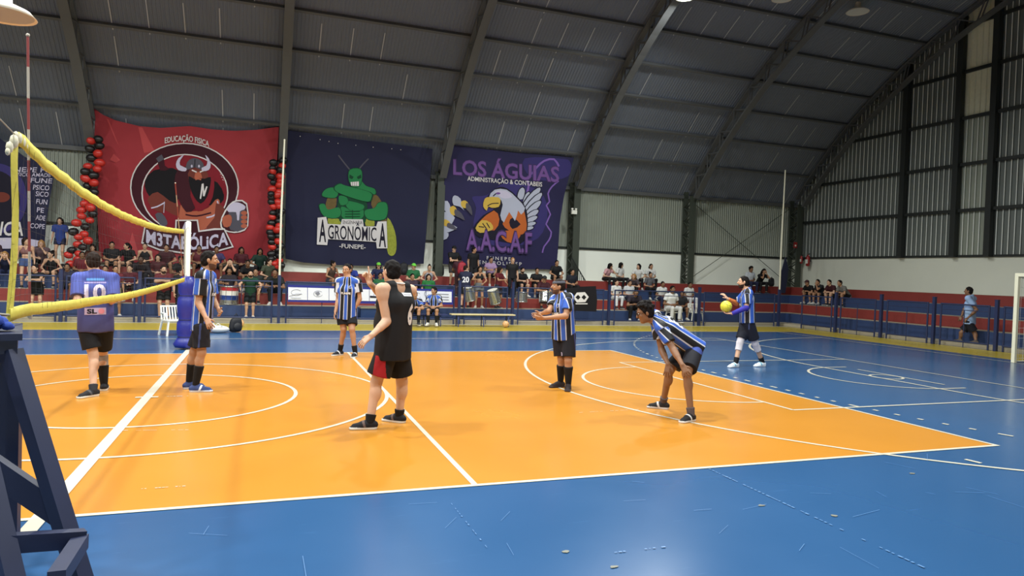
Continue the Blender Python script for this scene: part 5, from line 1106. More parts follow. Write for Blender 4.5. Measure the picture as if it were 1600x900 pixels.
def chest_bits(root, o, A, word=True):
    sh = o['shirt']; N, U, L_, Fr = A['N'], A['U'], A['L'], A['F']; r = L_       # seen from the front the wearer's left is on the right
    if word: rect_decal(root, sh, 'sponsor_panel', N-U*.275+Fr*.1, r, U, .20, .055, BLACKF, .004); text_decal(root, sh, 'sponsor_lettering', 'FUNEPE', N-U*.275+Fr*.1, r, U, .042, WHITEF, .18, off=.008)
    decal(root, sh, 'crest', [(x*.03, y*.034) for x, y in DISC[0]], DISC[1], N-U*.15+Fr*.1+L_*.075, r, U, GREYF, .005); decal(root, sh, 'crest', [(x*.018, y*.022) for x, y in DISC[0]], DISC[1], N-U*.15+Fr*.1+L_*.075, r, U, fab((60, 80, 150)), .008)
# --- 1: number 10, seen from behind, left of the net post
view(150)
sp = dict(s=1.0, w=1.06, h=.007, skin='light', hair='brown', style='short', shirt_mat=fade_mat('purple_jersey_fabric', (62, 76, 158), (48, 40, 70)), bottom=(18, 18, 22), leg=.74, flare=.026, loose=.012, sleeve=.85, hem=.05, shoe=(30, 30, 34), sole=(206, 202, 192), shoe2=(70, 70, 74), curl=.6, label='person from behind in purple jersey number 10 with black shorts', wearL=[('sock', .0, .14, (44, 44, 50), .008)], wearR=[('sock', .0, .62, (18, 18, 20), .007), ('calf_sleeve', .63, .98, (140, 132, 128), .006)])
yw = ang(wd(.05, 1))
base, J = player(sp, dict(L=(153, 618), R=(161.5, 611)), dict(L=(116, 624), R=(166, 604)), (150, 512), (149.5, 430), (145, 409), yw, dict(L=((121, 468), True, (135, 478), False), R=((177, 468), True, (164, 478), False)), dict(L=((146, 555), True), R=((160, 554), False)), wd(-.25, 1, -.12), pyaw=ang(wd(-.15, 1)))
r1, o1, A1 = build_person(base, J, sp); c = A1['N']-A1['U']*.0-A1['F']*.1; rt = -A1['L']; up = A1['U']
text_decal(r1, o1['shirt'], 'jersey_number', '10', c-up*.22, rt, up, .21, fab((196, 190, 214)), .235, bold=.03); rect_decal(r1, o1['shirt'], 'name_print', c-up*.055, rt, up, .20, .032, fab((96, 150, 220))); rect_decal(r1, o1['shirt'], 'name_print', c-up*.095, rt, up, .24, .018, fab((150, 140, 190)))
rect_decal(r1, o1['shirt'], 'sponsor_patch', c-up*.46, rt, up, .235, .088, fab((170, 150, 176))); text_decal(r1, o1['shirt'], 'sponsor_lettering', 'SL', c-up*.46-rt*.035, rt, up, .06, BLACKF, .11, bold=.04, off=.008); decal(r1, o1['shirt'], 'sponsor_mark', [(x*.034, y*.034) for x, y in DISC[0]], DISC[1], c-up*.46+rt*.068, rt, up, LOGOR, .008)
# --- 2: striped, in profile to the right, beside the post
view(315)
sp = dict(s=1.03, w=.92, h=.007, skin='tan', hair='black', style='crop', shirt_mat=STRIPED, bottom=(22, 22, 30), leg=.80, flare=.028, loose=.008, sleeve=.72, hem=.07, shoe=(52, 66, 112), sole=(196, 198, 206), shoe2=(200, 204, 214), collar=(40, 60, 110), beard='stubble', curl=.5, wear=[('sock', .0, .60, (18, 18, 20), .006)], panel=(52, 62, 104), panel_side='R', panel_w=.012, panel_top=.2, label='person in striped jersey standing in profile beside the blue padded net post')
yw = ang(wd(1, -.30))
base, J = player(sp, dict(R=(297, 612.5), L=(287, 608)), dict(R=(331, 612), L=(312, 606)), (315.5, 508), (322, 427), (327.5, 406.5), yw, dict(R=((310, 473), True, (322, 497), True), L=((334, 471), False, (342, 484), True)), dict(R=((315, 551), True), L=((303, 550), False)), wd(1, -.05, -.02), pyaw=ang(wd(1, -.1)))
r2, o2, A2 = build_person(base, J, sp); chest_bits(r2, o2, A2)
text_decal(r2, o2['low'], 'shorts_number', '6', A2['P']-A2['Up']*.19+A2['Fp']*.1+A2['Lp']*-.08, A2['Lp'], A2['Up'], .07, WHITEF, off=.006)
# --- 3: striped, facing the camera, far side of the court
view(542)
sp = dict(s=1.02, w=1.0, h=.008, skin='tan', hair='black', style='crop', shirt_mat=STRIPED, bottom=(18, 18, 24), leg=.62, flare=.026, loose=.008, sleeve=.62, hem=.05, shoe=(30, 30, 36), sole=(196, 194, 190), shoe2=(200, 200, 204), collar=(210, 212, 220), curl=.5, wear=[('sock', .0, .30, (18, 18, 20), .007)], panel=(52, 72, 130), panel_side='L', panel_w=.03, panel_top=.2, label='person in striped jersey facing the camera near the far sideline')
yw = ang(wd(-.25, -1))
base, J = player(sp, dict(R=(535, 554.5), L=(556, 557)), dict(R=(514, 557), L=(546, 562)), (542, 494), (544, 436), (542, 422), yw, dict(R=((528.5, 468), False, (524, 487), True), L=((562, 467), False, (552, 486), True)), dict(R=((537, 514), True), L=((550, 515), True)), wd(-.45, -.9, -.1), dneck=-.02)
r3, o3, A3 = build_person(base, J, sp); chest_bits(r3, o3, A3)
# --- 4: black tank top, pointing, seen from behind
view(615)
sp = dict(sw=.222, s=1.05, w=1.16, h=.007, skin='light', hair='black', style='crop', top='tank', shirt=(22, 21, 24), bottom=(22, 21, 24), leg=.78, flare=.045, loose=.022, hem=.13, belly=.95, shoe=(26, 26, 30), sole=(206, 204, 198), shoe2=(96, 80, 76), collar=(208, 206, 206), curlL=.35, curlR=.5, point='R', wear=[('sock', .0, .16, (18, 18, 20), .008)], panel=(150, 26, 34), panel_side='L', panel_w=.055, panel_top=-.06, label='person from behind in black tank top number 6 pointing left')
yw = ang(wd(-.76, .62))
base, J = player(sp, dict(L=(588, 670), R=(632, 661)), dict(L=(548, 671), R=(600, 657)), (614, 541), (620, 447), (611.5, 424.5), yw, dict(L=((604, 502), True, (581, 524), True), R=((597, 462), False, (578, 443), True)), dict(L=((588, 597), False), R=((628, 597), False)), wd(-.62, .78, .0), pyaw=ang(wd(-.80, .55)), dneck=0)
J['HDR'] = wd(-.35, .1, 1.0); J['HNR'] = wd(-.6, -.75, 0); J['HTR'] = wd(.6, -.4, .5); J['HDL'] = wd(-.75, -.1, -.62); J['HTL'] = wd(.2, .1, 1)
r4, o4, A4 = build_person(base, J, sp); c = A4['N']-A4['F']*.15; rt = -A4['L']; up = A4['U']
text_decal(r4, o4['shirt'], 'jersey_number', '6', c-up*.30+rt*.075, rt, up, .24, fab((204, 196, 192)), .085, bold=.05, off=.008); rect_decal(r4, o4['shirt'], 'name_patch', c-up*.085+rt*.05, rt, up, .13, .036, WHITEF, .006); rect_decal(r4, o4['shirt'], 'name_print', c-up*.085+rt*.05, rt, up, .10, .010, GREYF, .010)
# --- 5: striped with headband, hands together, facing left
view(880)
sp = dict(s=.98, w=1.06, h=.007, skin='tan', hair='brown', style='crop', shirt_mat=STRIPED, bottom=(24, 23, 30), leg=.86, flare=.03, loose=.012, sleeve=.66, hem=.07, shoe=(42, 34, 34), sole=(58, 46, 44), collar=(200, 204, 214), headband=(72, 74, 84), beard='stubble', curl=.5, wear=[('sock', .0, .72, (18, 18, 20), .006)], panel=(52, 62, 120), panel_side='L', panel_w=.012, panel_top=.2, label='person in striped jersey with grey headband and hands held together')
yw = ang(wd(-.80, -.52))
base, J = player(sp, dict(R=(881, 604.5), L=(888, 608)), dict(R=(858, 606), L=(885, 618)), (881, 523), (878, 461.5), (872.5, 448), yw, dict(L=((884, 494), True, (851, 497), False), R=((858, 486), True, (846, 490), False)), dict(L=((888, 563), True), R=((877, 561), True)), wd(-.97, -.2, .06), pyaw=ang(wd(-.6, -.8)))
J['HDL'] = wd(-1, .1, -.05); J['HNL'] = wd(.1, .7, .5); J['HTL'] = wd(0, -.3, 1); J['HDR'] = wd(-1, -.1, -.25); J['HNR'] = wd(0, -.8, -.1); J['HTR'] = wd(0, .2, 1)
r5, o5, A5 = build_person(base, J, sp); chest_bits(r5, o5, A5)
decal(r5, o5['low'], 'shorts_crest', [(x*.035, y*.038) for x, y in DISC[0]], DISC[1], A5['P']-A5['Up']*.28+A5['Fp']*.1+A5['Lp']*.07, A5['Lp'], A5['Up'], fab((150, 140, 160)), .006); text_decal(r5, o5['low'], 'shorts_crest', '2', A5['P']-A5['Up']*.28+A5['Fp']*.1+A5['Lp']*.07, A5['Lp'], A5['Up'], .045, BLACKF, off=.010)
# --- 6: striped, bent over, hands on knees
view(1050)
sp = dict(kd=dict(L=-.14, R=-.14), s=1.02, w=.95, h=.007, skin='brown', hair='black', style='curly', shirt_mat=STRIPED, bottom=(24, 24, 32), leg=.82, flare=.026, loose=.008, sleeve=.68, hem=.08, shoe=(32, 30, 32), sole=(206, 200, 196), shoe2=(200, 196, 196), collar=(196, 200, 212), glasses=True, curl=.45, spread=.35, phase=.35, wear=[('sock', .0, .16, (84, 74, 76), .008)], panel=(60, 78, 150), panel_side='L', panel_w=.03, panel_top=.2, label='person in striped jersey bent over with hands on knees')
yw = ang(wd(-.95, -.26))
base, J = player(sp, dict(R=(1044, 639.5), L=(1084, 657)), dict(R=(1014, 637), L=(1060, 662)), (1083, 541), (1024, 500), (1008, 489), yw, dict(L=((1052, 546), True, (1066, 570), True), R=((1034, 547), False, (1044, 569), True)), dict(L=((1073, 584), True), R=((1046, 579), True)), wd(-.95, -.25, -.32), hu=wd(-.3, -.05, 1), pyaw=ang(wd(-.95, -.25)), dpel=.12, dneck=-.03, dhead=-.06)
J['HDL'] = wd(.45, -.35, -.8); J['HNL'] = wd(.1, 1, -.3); J['HTL'] = wd(.8, -.2, .4); J['HDR'] = wd(-.1, -.3, -1); J['HNR'] = wd(.3, 1, -.2); J['HTR'] = wd(1, 0, .1)
r6, o6, A6 = build_person(base, J, sp); rect_decal(r6, o6['shirt'], 'number_patch', A6['N']-A6['U']*.22-A6['F']*.12, -A6['L'], A6['U'], .19, .21, fab((206, 208, 220)), .006); text_decal(r6, o6['shirt'], 'jersey_number', '3', A6['N']-A6['U']*.22-A6['F']*.12, -A6['L'], A6['U'], .17, BLACKF, .11, off=.011)
# --- 7: striped, holding the yellow ball at the right
view(1165)
sp = dict(s=1.02, w=1.08, h=.008, skin='light', hair='black', style='crop', shirt_mat=STRIPED, bottom=(28, 30, 42), leg=.80, flare=.026, loose=.012, sleeve=.75, hem=.05, shoe=(206, 212, 220), sole=(196, 200, 206), shoe2=(90, 170, 196), beard=True, curl=.4, wear=[('sock', .0, .26, (22, 22, 26), .006), ('knee_sleeve', .62, 1.22, (206, 200, 206), .010)], armwear=[('arm_sleeve', 'R', -.15, .95, (206, 118, 62), .006), ('arm_sleeve', 'L', -.1, 1.0, (52, 48, 150), .008)], panel=(70, 80, 120), panel_side='L', panel_w=.01, panel_top=.2, label='person in striped jersey and white knee sleeves holding a yellow ball')
yw = ang(wd(-.96, -.15))
base, J = player(sp, dict(R=(1153, 573.5), L=(1195, 572.5)), dict(R=(1136, 574.5), L=(1174, 573)), (1168, 500), (1167.5, 454.5), (1161.5, 441), yw, dict(L=((1166, 481), True, (1144, 490), True), R=((1151, 474), False, (1137, 467), True)), dict(R=((1156, 536), True), L=((1180, 537), True)), wd(-.98, -.15, .0))
J['HDR'] = wd(-.75, -.1, .8); J['HNR'] = wd(-.5, .3, -.4); J['HTR'] = wd(.3, -.8, .3); J['HDL'] = wd(-1, .15, -.05); J['HNL'] = wd(0, .1, 1); J['HTL'] = wd(0, 1, 0)
r7, o7, A7 = build_person(base, J, sp); chest_bits(r7, o7, A7)
bw = J['WL']+wd(-.12, .05, .0)+Zu*.134; sball(bw, .115, BY, 'yellow ball held by the player in white knee sleeves', BY2)
# --- 8: walking man in pale blue behind the right railing
view(1515)
sp = dict(s=1.03, w=1.0, h=.010, skin='brown', hair='black', style='short', shirt=(150, 176, 216), bottom=(26, 26, 34), leg=.78, flare=.04, loose=.012, sleeve=.62, hem=.08, shoe=(90, 80, 74), sole=(120, 112, 104), curl=.5, label='person in pale blue shirt and black shorts walking behind the right railing')
yw = ang(wd(-.9, .35))
base, J = player(sp, dict(R=(1503, 537.5), L=(1528, 540)), dict(R=(1490, 540), L=(1516, 541)), (1515, 502), (1517, 464), (1513.5, 455), yw, dict(L=((1526, 484), True, (1512, 497), True), R=((1507, 483), False, (1502, 495), True)), dict(R=((1502, 520), True), L=((1523, 521), True)), wd(-1, .1, 0), zf=TR[0], xw=21.05)
r8, o8, A8 = build_person(base, J, sp)
for z in (.24, .30): rect_decal(r8, o8['shirt'], 'shirt_band', A8['N']-A8['U']*z+A8['L']*.15, -A8['F'], A8['U'], .16, .02, fab((60, 84, 150)))
# ================================================================== the crowd behind the railing
def pose(kind, R):
    """joints of a unit person facing -y, feet at z=0; seated people sit on a step 0.36 high whose front edge is y=0"""
    J = {}; j = lambda a: R.uniform(-a, a); seat = kind in ('knees', 'lean', 'face', 'cross', 'lap', 'drum', 'chin', 'out')
    lean = {'knees': 18, 'lean': 40, 'face': 34, 'cross': 14, 'lap': 10, 'drum': 8, 'chin': 30, 'out': 12, 'stand': 3, 'rail': 20, 'railout': 12, 'phone': 3, 'arms': 4, 'drumst': 6, 'hold': 6}[kind]+j(3); a = math.radians(lean)
    U = np.array([0, -math.sin(a), math.cos(a)]); X = np.array([1., 0, 0]); Fv = np.array([0, -math.cos(a), -math.sin(a)])
    if seat: P = np.array([j(.01), .15, .36+.125])
    else: P = np.array([j(.01), {'rail': .10, 'railout': .06}.get(kind, 0), .92])
    N = P+U*.49; hu = nrm(U+np.array([0, .35*math.sin(a)*1.2, .3])); J.update(pelvis=P, neck=N, head=N+hu*.175+np.array([0, -.035, 0])); J['hu'] = hu
    for q, sg in (('L', 1), ('R', -1)):
        J['S'+q] = N+X*sg*.178-U*.045; J['H'+q] = P+X*sg*.09-np.array([0, 0, .01])
        if seat:
            sp = .10+R.uniform(.02, .10); J['A'+q] = np.array([sg*sp, -.24+j(.05), .088]); J['K'+q], _ = ik(J['H'+q], J['A'+q], .42, .42, (sg*.15, -1, .8)); J['T'+q] = J['A'+q]+nrm(np.array([sg*.25, -1, 0]))*.15
        else:
            J['A'+q] = np.array([sg*(.10+R.uniform(0, .04)), .02+j(.03), .088]); J['K'+q], J['A'+q] = ik(J['H'+q], J['A'+q], .425, .42, (sg*.1, -1, 0)); J['T'+q] = J['A'+q]+nrm(np.array([sg*.3, -1, 0]))*.15
    for q, sg in (('L', 1), ('R', -1)):
        S_, K = J['S'+q], J['K'+q]; C = J['head']
        if kind == 'knees': W_, pl = K+np.array([0, .06, .075]), (sg, .6, -.3)
        elif kind == 'lean': W_, pl = np.array([sg*.045, K[1]-.02, K[2]+.10]), (sg, .2, -.4)
        elif kind == 'face': W_, pl = C+np.array([sg*.075, -.085, -.10]), (sg*.5, -.6, -1)
        elif kind == 'chin': W_, pl = (C+np.array([sg*.03, -.10, -.155]), (sg*.6, -.5, -1)) if sg > 0 else (K+np.array([0.05, .10, .08]), (sg, .6, -.3))
        elif kind == 'cross': W_, pl = N+Fv*.20-U*.27+X*-sg*.09+np.array([0, 0, .02*sg]), (sg, -.1, -.6)
        elif kind == 'lap': W_, pl = P+np.array([sg*.06, -.20, .12]), (sg, .6, -.3)
        elif kind in ('drum', 'drumst'): W_, pl = N+Fv*.33-U*(.30+.08*sg)+X*sg*.12, (sg, .3, -.5)
        elif kind == 'out': W_, pl = K+np.array([sg*.05, -.02, .06]), (sg, .2, -.2)
        elif kind == 'rail': W_, pl = np.array([-sg*.06, -.28, 1.20]), (sg, -.6, -.5)
        elif kind == 'railout': W_, pl = np.array([sg*.30, -.34, .98+.0]), (sg, .1, .9)
        elif kind == 'phone': W_, pl = (N+Fv*.30+U*.02+X*.02, (sg, .1, -.8)) if sg > 0 else (S_+np.array([sg*.08, -.06, -.52]), (sg*.3, 1, 0))
        elif kind == 'arms': W_, pl = N+Fv*.19-U*.30+X*-sg*.08, (sg, -.1, -.6)
        elif kind == 'hold': W_, pl = N+Fv*.24-U*.34+X*sg*.05, (sg, .3, -.5)
        else: W_, pl = S_+np.array([sg*.07, -.05, -.52]), (sg*.3, 1, 0)
        J['E'+q], J['W'+q] = ik(S_, W_, .29, .25, pl); J['HD'+q] = {'face': nrm(np.array([0, .25, 1.])), 'knees': nrm(np.array([-sg*.1, -1, -.35]))}.get(kind, J['W'+q]-J['E'+q])
        J['HN'+q] = {'knees': np.array([0, 0, -1.]), 'face': np.array([0, 1., 0])}.get(kind, np.array([-sg*1., 0, -.3])); J['HT'+q] = {'knees': np.array([-sg*1., 0, 0])}.get(kind, np.array([0, -1., .3]))
    return J, seat
def crowd(px, py, row, kind, yaw, look, label, side='back', dx=0.0, **sp):
    R = random.Random(int(px*7+py*13)); J, seat = pose(kind, R); s0 = J['head'][2]
    k = int(row[-1]); sit = row.startswith('sit'); c_, s_ = math.cos(math.radians(yaw)), math.sin(math.radians(yaw))
    if side == 'back':
        y = YR[k] if sit else (YR[k]+.34 if k else 16.45+.42+(.0 if kind in ('rail', 'railout') else .08)); y += sp.pop('dy', 0)
        z = TR[k]-.36 if sit else TR[k]; hp = onY(px, py, y+J['head'][1]*.9)
        sc = min(1.08, max(.86, (hp[2]-z)/s0)); root = np.array([hp[0]+dx, y, z])
        RM = np.array([[c_, -s_, 0], [s_, c_, 0], [0, 0, 1.]])
    else:
        x = XRR[k] if sit else XRR[k]+.3; z = TR[k]-.36 if sit else TR[k]; hp = onX(px, py, x-.1); sc = min(1.08, max(.86, (hp[2]-z)/s0)); root = np.array([x, hp[1], z])
        RM = np.array([[c_, -s_, 0], [s_, c_, 0], [0, 0, 1.]])@np.array([[0, 1., 0], [-1, 0, 0], [0, 0, 1]])
    zs = .36*(1-sc) if sit else 0           # keep the seat on the tread when the body is scaled
    ctr = np.array([0, .15 if sit else 0, 0]); out = {}
    Zr = np.array([[c_, -s_, 0], [s_, c_, 0], [0, 0, 1.]]); BASE = np.eye(3) if side == 'back' else np.array([[0, 1., 0], [-1, 0, 0], [0, 0, 1]])
    for n_, p in J.items():
        if n_ in ('hu',) or n_.startswith(('HD', 'HN', 'HT')): out[n_] = BASE@(Zr@p); continue
        q = (p-ctr)*sc; out[n_] = BASE@(Zr@q+ctr)+root+np.array([0, 0, zs])
    hy = math.radians(yaw+look); out['hf'] = BASE@np.array([math.sin(hy), -math.cos(hy), sp.pop('nod', -.12)])
    fem = sp.get('fem', False); d = dict(s=sc*(.97 if fem else 1), w=R.uniform(.92, 1.08) if not fem else R.uniform(.86, .96), h=.0125, hs=1.04, hr=1.12, label=label, group=None, loose=.01, flare=.02, curl=.5, shoe=(44, 44, 48) if R.random() < .6 else (190, 188, 184), sole=(190, 186, 180))
    d.update(sp)
    if d.get('low') == 'pants': d.setdefault('hem', .08)
    foot = {q: (out['A'+q][2]-.088*sc) for q in 'LR'}
    for q in 'LR': out['fz'+q] = foot[q]
    rr = root.copy(); rr[2] = min(foot.values())
    return build_person(rr, out, d), out
K = (26, 26, 30); MR = (96, 32, 40); NV = (34, 38, 66); WH = (206, 206, 204); DG = (30, 52, 44); BLUD = (44, 60, 130)
fl_ = dict(fem=True, style='long')
# ---- left of the padded post
crowd(4, 413, 'sit3', 'face', 8, 0, 'blond person in dark blue top at the far left edge, hands to face', hair='blond', skin='light', shirt=NV, low='pants', bottom=(50, 60, 96), fem=True, style='long')
crowd(-14, 404, 'sit4', 'lap', 10, 0, 'blond woman cut by the left frame edge', hair='blond', skin='light', shirt=(60, 40, 50), low='pants', bottom=K, **fl_)
crowd(39, 405, 'st2', 'stand', 15, 40, 'woman with bare shoulders and denim shorts standing near the net antenna', hair='brown', skin='light', top='crop', shirt=(120, 84, 84), bottom=(60, 76, 118), leg=.42, **fl_)
crowd(53, 413, 'sit4', 'chin', 5, 0, 'blond woman seated behind the woman in black dress', hair='blond', skin='light', shirt=(90, 70, 76), low='pants', bottom=K, dx=.15, **fl_)
crowd(54, 423, 'st0', 'rail', 0, -25, 'woman in black dress leaning on the rail by the left antenna', hair='black', skin='light', shirt=(20, 20, 22), sleeve=.3, low='skirt', bottom=(20, 20, 22), shoe=(24, 24, 26), fem=True, style='bun')
crowd(80, 403, 'sit3', 'knees', -6, -35, 'woman in black tank top with bare arms seated above the black dressed woman', hair='black', skin='light', top='tanktop', shirt=(20, 20, 22), bottom=(22, 22, 26), leg=.4, fem=True, style='bun')
crowd(93, 362, 'st4', 'stand', -4, 6, 'long haired woman in blue shirt standing on the top step under the balloons', hair='brown', skin='light', shirt=(44, 62, 128), bottom=(28, 30, 56), leg=.45, hem=.16, **fl_)
crowd(104, 424, 'sit2', 'knees', 0, 10, 'man in dark shirt left of the player in the purple jersey', skin='brown', shirt=(40, 40, 60), bottom=K)
crowd(128, 421, 'sit3', 'lap', 0, 20, 'person just behind the head of the purple jersey player', skin='brown', shirt=MR, bottom=K, style='short')
crowd(157, 411, 'sit4', 'lean', 0, 0, 'woman in brown top right of the head of the purple jersey player', skin='light', hair='brown', shirt=(112, 70, 58), low='pants', bottom=K, dx=-.24, **fl_)
crowd(163, 425, 'sit2', 'chin', 5, 0, 'small person low beside the shoulder of the purple jersey player', skin='tan', shirt=(90, 50, 50), bottom=K)
crowd(177, 392, 'sit4', 'lap', 8, 5, 'man in black shirt at the left under the red banner', skin='tan', shirt=K, bottom=K, nod=-.25, dx=-.06)
crowd(197, 389, 'sit4', 'knees', -15, -45, 'dark haired woman in black tee looking left, second under the red banner', skin='light', shirt=(20, 20, 22), bottom=K, leg=.5, fem=True, style='tail', dx=.06)
crowd(226, 389, 'sit4', 'lap', 0, 0, 'woman in black tank top in the middle of the row under the red banner', skin='light', hair='brown', top='tanktop', shirt=(24, 22, 26), low='pants', bottom=K, fem=True, style='bun')
crowd(260, 391, 'sit4', 'knees', 0, 0, 'man in black and maroon shirt with hands on knees under the red banner', skin='tan', shirt=(62, 26, 34), bottom=K, leg=.55)
crowd(310, 393, 'sit4', 'lap', 5, 0, 'man in sleeveless maroon shirt seated right of the white post top', skin='brown', top='tank', shirt=(84, 36, 42), bottom=K)
crowd(218, 407, 'sit3', 'lean', 6, 0, 'dark skinned man in black jacket over maroon shirt', skin='dark', shirt=(30, 24, 30), sleeve=1.85, low='pants', bottom=K)
crowd(238, 409, 'sit3', 'lap', 0, 0, 'woman in dark shirt behind the bearded man in maroon', skin='light', hair='brown', shirt=(70, 30, 36), low='pants', bottom=K, dx=.15, **fl_)
crowd(255, 421, 'st0', 'rail', 0, 25, 'bearded man in maroon shirt leaning with crossed arms on the rail', skin='light', hair='brown', beard=True, shirt=(92, 34, 40), bottom=(28, 26, 28), leg=.85, w=1.14, shoe=None)
crowd(180, 424, 'st0', 'stand', 18, 10, 'woman in maroon jersey and khaki shorts standing at the rail', skin='tan', shirt=(98, 34, 42), bottom=(128, 122, 84), leg=.6, shoe=(196, 194, 190), fem=True, style='tail')
crowd(191, 423, 'sit2', 'lap', 0, -10, 'person in dark red seated behind the woman in khaki shorts', skin='light', hair='brown', shirt=(80, 30, 40), low='pants', bottom=K, dx=.2, fem=True, style='bun')
crowd(275, 415, 'sit3', 'chin', 0, 0, 'person with black curly hair seated left of the padded post', skin='brown', style='curly', shirt=K, bottom=K, dx=.14)
crowd(282, 431, 'st0', 'stand', 30, 20, 'person in black tee and long black trousers standing behind the padded post', skin='light', shirt=(20, 20, 24), low='pants', bottom=(24, 24, 30), dy=-.0)
# ---- between the post and the navy banner
crowd(337, 392, 'sit4', 'knees', 5, 10, 'man in violet and white jersey behind the profile player', skin='brown', shirt=(62, 54, 92), bottom=K)
crowd(361, 412, 'sit3', 'face', -5, 0, 'person in black tee with both hands over the face', skin='light', hair='brown', shirt=(24, 24, 26), bottom=K)
crowd(380, 398, 'sit4', 'lap', 4, 10, 'woman in maroon and black jersey seated right under the red banner corner', skin='brown', shirt=(72, 28, 36), bottom=K, low='pants', dx=-.07, **fl_)
crowd(400, 396, 'sit4', 'knees', 6, 0, 'large woman in black and green tee at the right end of the red banner', skin='brown', shirt=(26, 48, 40), bottom=K, low='pants', w=1.06, fem=True, style='long', dx=.1)
crowd(382, 418, 'sit3', 'lean', 0, 0, 'man in black tee above the green and black jersey at the rail', skin='brown', shirt=(22, 22, 26), bottom=K, dx=.1)
crowd(392, 428, 'st0', 'railout', 0, 0, 'bearded man in green and black jersey with elbows on the rail', skin='light', hair='black', beard=True, shirt=(26, 60, 46), bottom=(22, 26, 30), leg=.85, shoe=(190, 180, 170))
crowd(400, 427, 'sit2', 'lap', -6, 0, 'man seated just behind the elbow of the green jersey man', skin='tan', shirt=(34, 40, 40), bottom=K)
crowd(417, 417, 'sit3', 'knees', 25, 30, 'woman in camouflage green top seated beside the white pole', skin='light', hair='brown', shirt=(64, 70, 56), bottom=(40, 44, 40), leg=.45, fem=True, style='tail')
crowd(425, 426, 'sit2', 'lean', -4, -10, 'person in dark shirt low beside the white pole', skin='brown', shirt=(30, 34, 34), bottom=K, low='pants', dx=.12)
crowd(358, 436, 'sit2', 'drum', 0, 0, 'person seated behind the tricolour drum', skin='brown', shirt=(40, 34, 40), bottom=K)
crowd(334, 430, 'sit2', 'lap', 0, 5, 'person in dark top seen between the profile player and the tricolour drum', skin='tan', shirt=(36, 52, 56), bottom=K, dx=-.14)
# ---- above the sponsor banner
crowd(517, 421, 'sit3', 'knees', 30, 40, 'woman with hair bun and brown sleeveless top left of the facing player', skin='tan', top='tank', shirt=(72, 56, 50), bottom=(70, 66, 80), leg=.5, fem=True, style='bun')
crowd(531, 427, 'sit3', 'lean', -10, 0, 'person in bright blue shirt half hidden behind the facing player', skin='brown', shirt=(40, 56, 138), bottom=K, dx=.42)
crowd(593, 420, 'sit3', 'knees', -8, 5, 'woman in navy hoodie and green cap beside the pointing hand', skin='light', shirt=(36, 42, 76), sleeve=1.9, cap=(112, 190, 70), low='pants', bottom=K, **fl_)
crowd(594, 438, 'sit2', 'lap', 0, 0, 'child in green tee with dark glasses below the navy hoodie', skin='tan', shirt=(40, 96, 60), bottom=K, glasses=True)
crowd(647, 421, 'sit3', 'lap', 0, 10, 'person in green tee and bright green cap right of the tank top player', skin='light', shirt=(40, 100, 62), cap=(110, 200, 74), bottom=K, low='pants')
crowd(667, 422, 'sit3', 'knees', -5, -5, 'woman in grey strap top beside the steel column', skin='light', hair='brown', top='tanktop', shirt=(150, 150, 160), low='pants', bottom=(60, 64, 84), w=1.02, fem=True, style='bun', dx=.12)
crowd(647, 436, 'sit2', 'cross', 5, 5, 'man with folded arms in dark checked shirt below the green cap', skin='tan', shirt=(60, 44, 56), bottom=K, dx=-.06)
crowd(666, 440, 'sit2', 'lap', -5, 0, 'girl in green tee in front of the woman in grey strap top', skin='light', hair='brown', shirt=(40, 110, 58), bottom=K, dx=.1, **fl_)
# ---- drummers under the purple banner
crowd(709, 403, 'st3', 'arms', 8, 0, 'man in black shirt and cap standing left under the purple banner', skin='light', shirt=(22, 22, 26), cap=(20, 20, 22), bottom=(60, 56, 56))
crowd(740, 405, 'st3', 'stand', 10, 45, 'man in black shirt standing second under the purple banner, looking right', skin='tan', shirt=(22, 22, 26), bottom=K)
r_, j_ = crowd(719, 421, 'st2', 'drumst', 170, 0, 'person from behind wearing a red backpack', skin='brown', shirt=(60, 30, 40), low='pants', bottom=(60, 40, 44), style='short')
pk = (j_['neck']+j_['pelvis'])/2; pack((pk[0]+.02, pk[1]-.26, pk[2]-.2), PACKR, 'red backpack worn by the person seen from behind', .95)
rr_, jj_ = crowd(733, 424, 'st1', 'drumst', 165, -60, 'person from behind in navy jersey number 20', skin='light', hair='brown', shirt=(34, 38, 60), bottom=(30, 30, 36), style='short', dx=-.1)
r0_, o0_, a0_ = rr_; text_decal(r0_, o0_['shirt'], 'jersey_number', '20', a0_['N']-a0_['U']*.24-a0_['F']*.1, -a0_['L'], a0_['U'], .2, WHITEF, .24, bold=.03, off=.008)
crowd(750, 437, 'st1', 'drumst', -10, 10, 'woman in black crop top and grey skirt between two silver drums', skin='tan', top='crop', shirt=(22, 22, 24), low='skirt', bottom=(96, 98, 100), shoe=(190, 186, 180), fem=True, style='long')
crowd(767, 423, 'sit4', 'drum', 0, 5, 'man in pale purple tee among the drummers', skin='tan', shirt=(158, 130, 168), bottom=K)
crowd(780, 430, 'st1', 'drumst', 40, 30, 'woman with dark red hair holding the tilted silver drum', skin='tan', hair='brown', shirt=(90, 28, 36), bottom=(40, 40, 50), **fl_)
crowd(801, 426, 'st2', 'stand', -4, 0, 'blond person in black polo standing right of the tilted drum', skin='light', hair='blond', shirt=(24, 24, 28), low='pants', bottom=K)
crowd(814, 428, 'sit3', 'drum', 10, 5, 'bearded man in black polo behind the upright silver drum', skin='light', beard=True, shirt=(22, 22, 26), bottom=K, dx=.05)
crowd(836, 429, 'sit3', 'drum', -4, -5, 'man in black polo between the two right hand silver drums', skin='tan', shirt=(22, 22, 26), bottom=K, dx=.1)
crowd(851, 437, 'sit2', 'drum', 0, -20, 'person in dark cap behind the drum with dark red underside', skin='tan', shirt=(60, 26, 34), cap=(36, 38, 42), bottom=K)
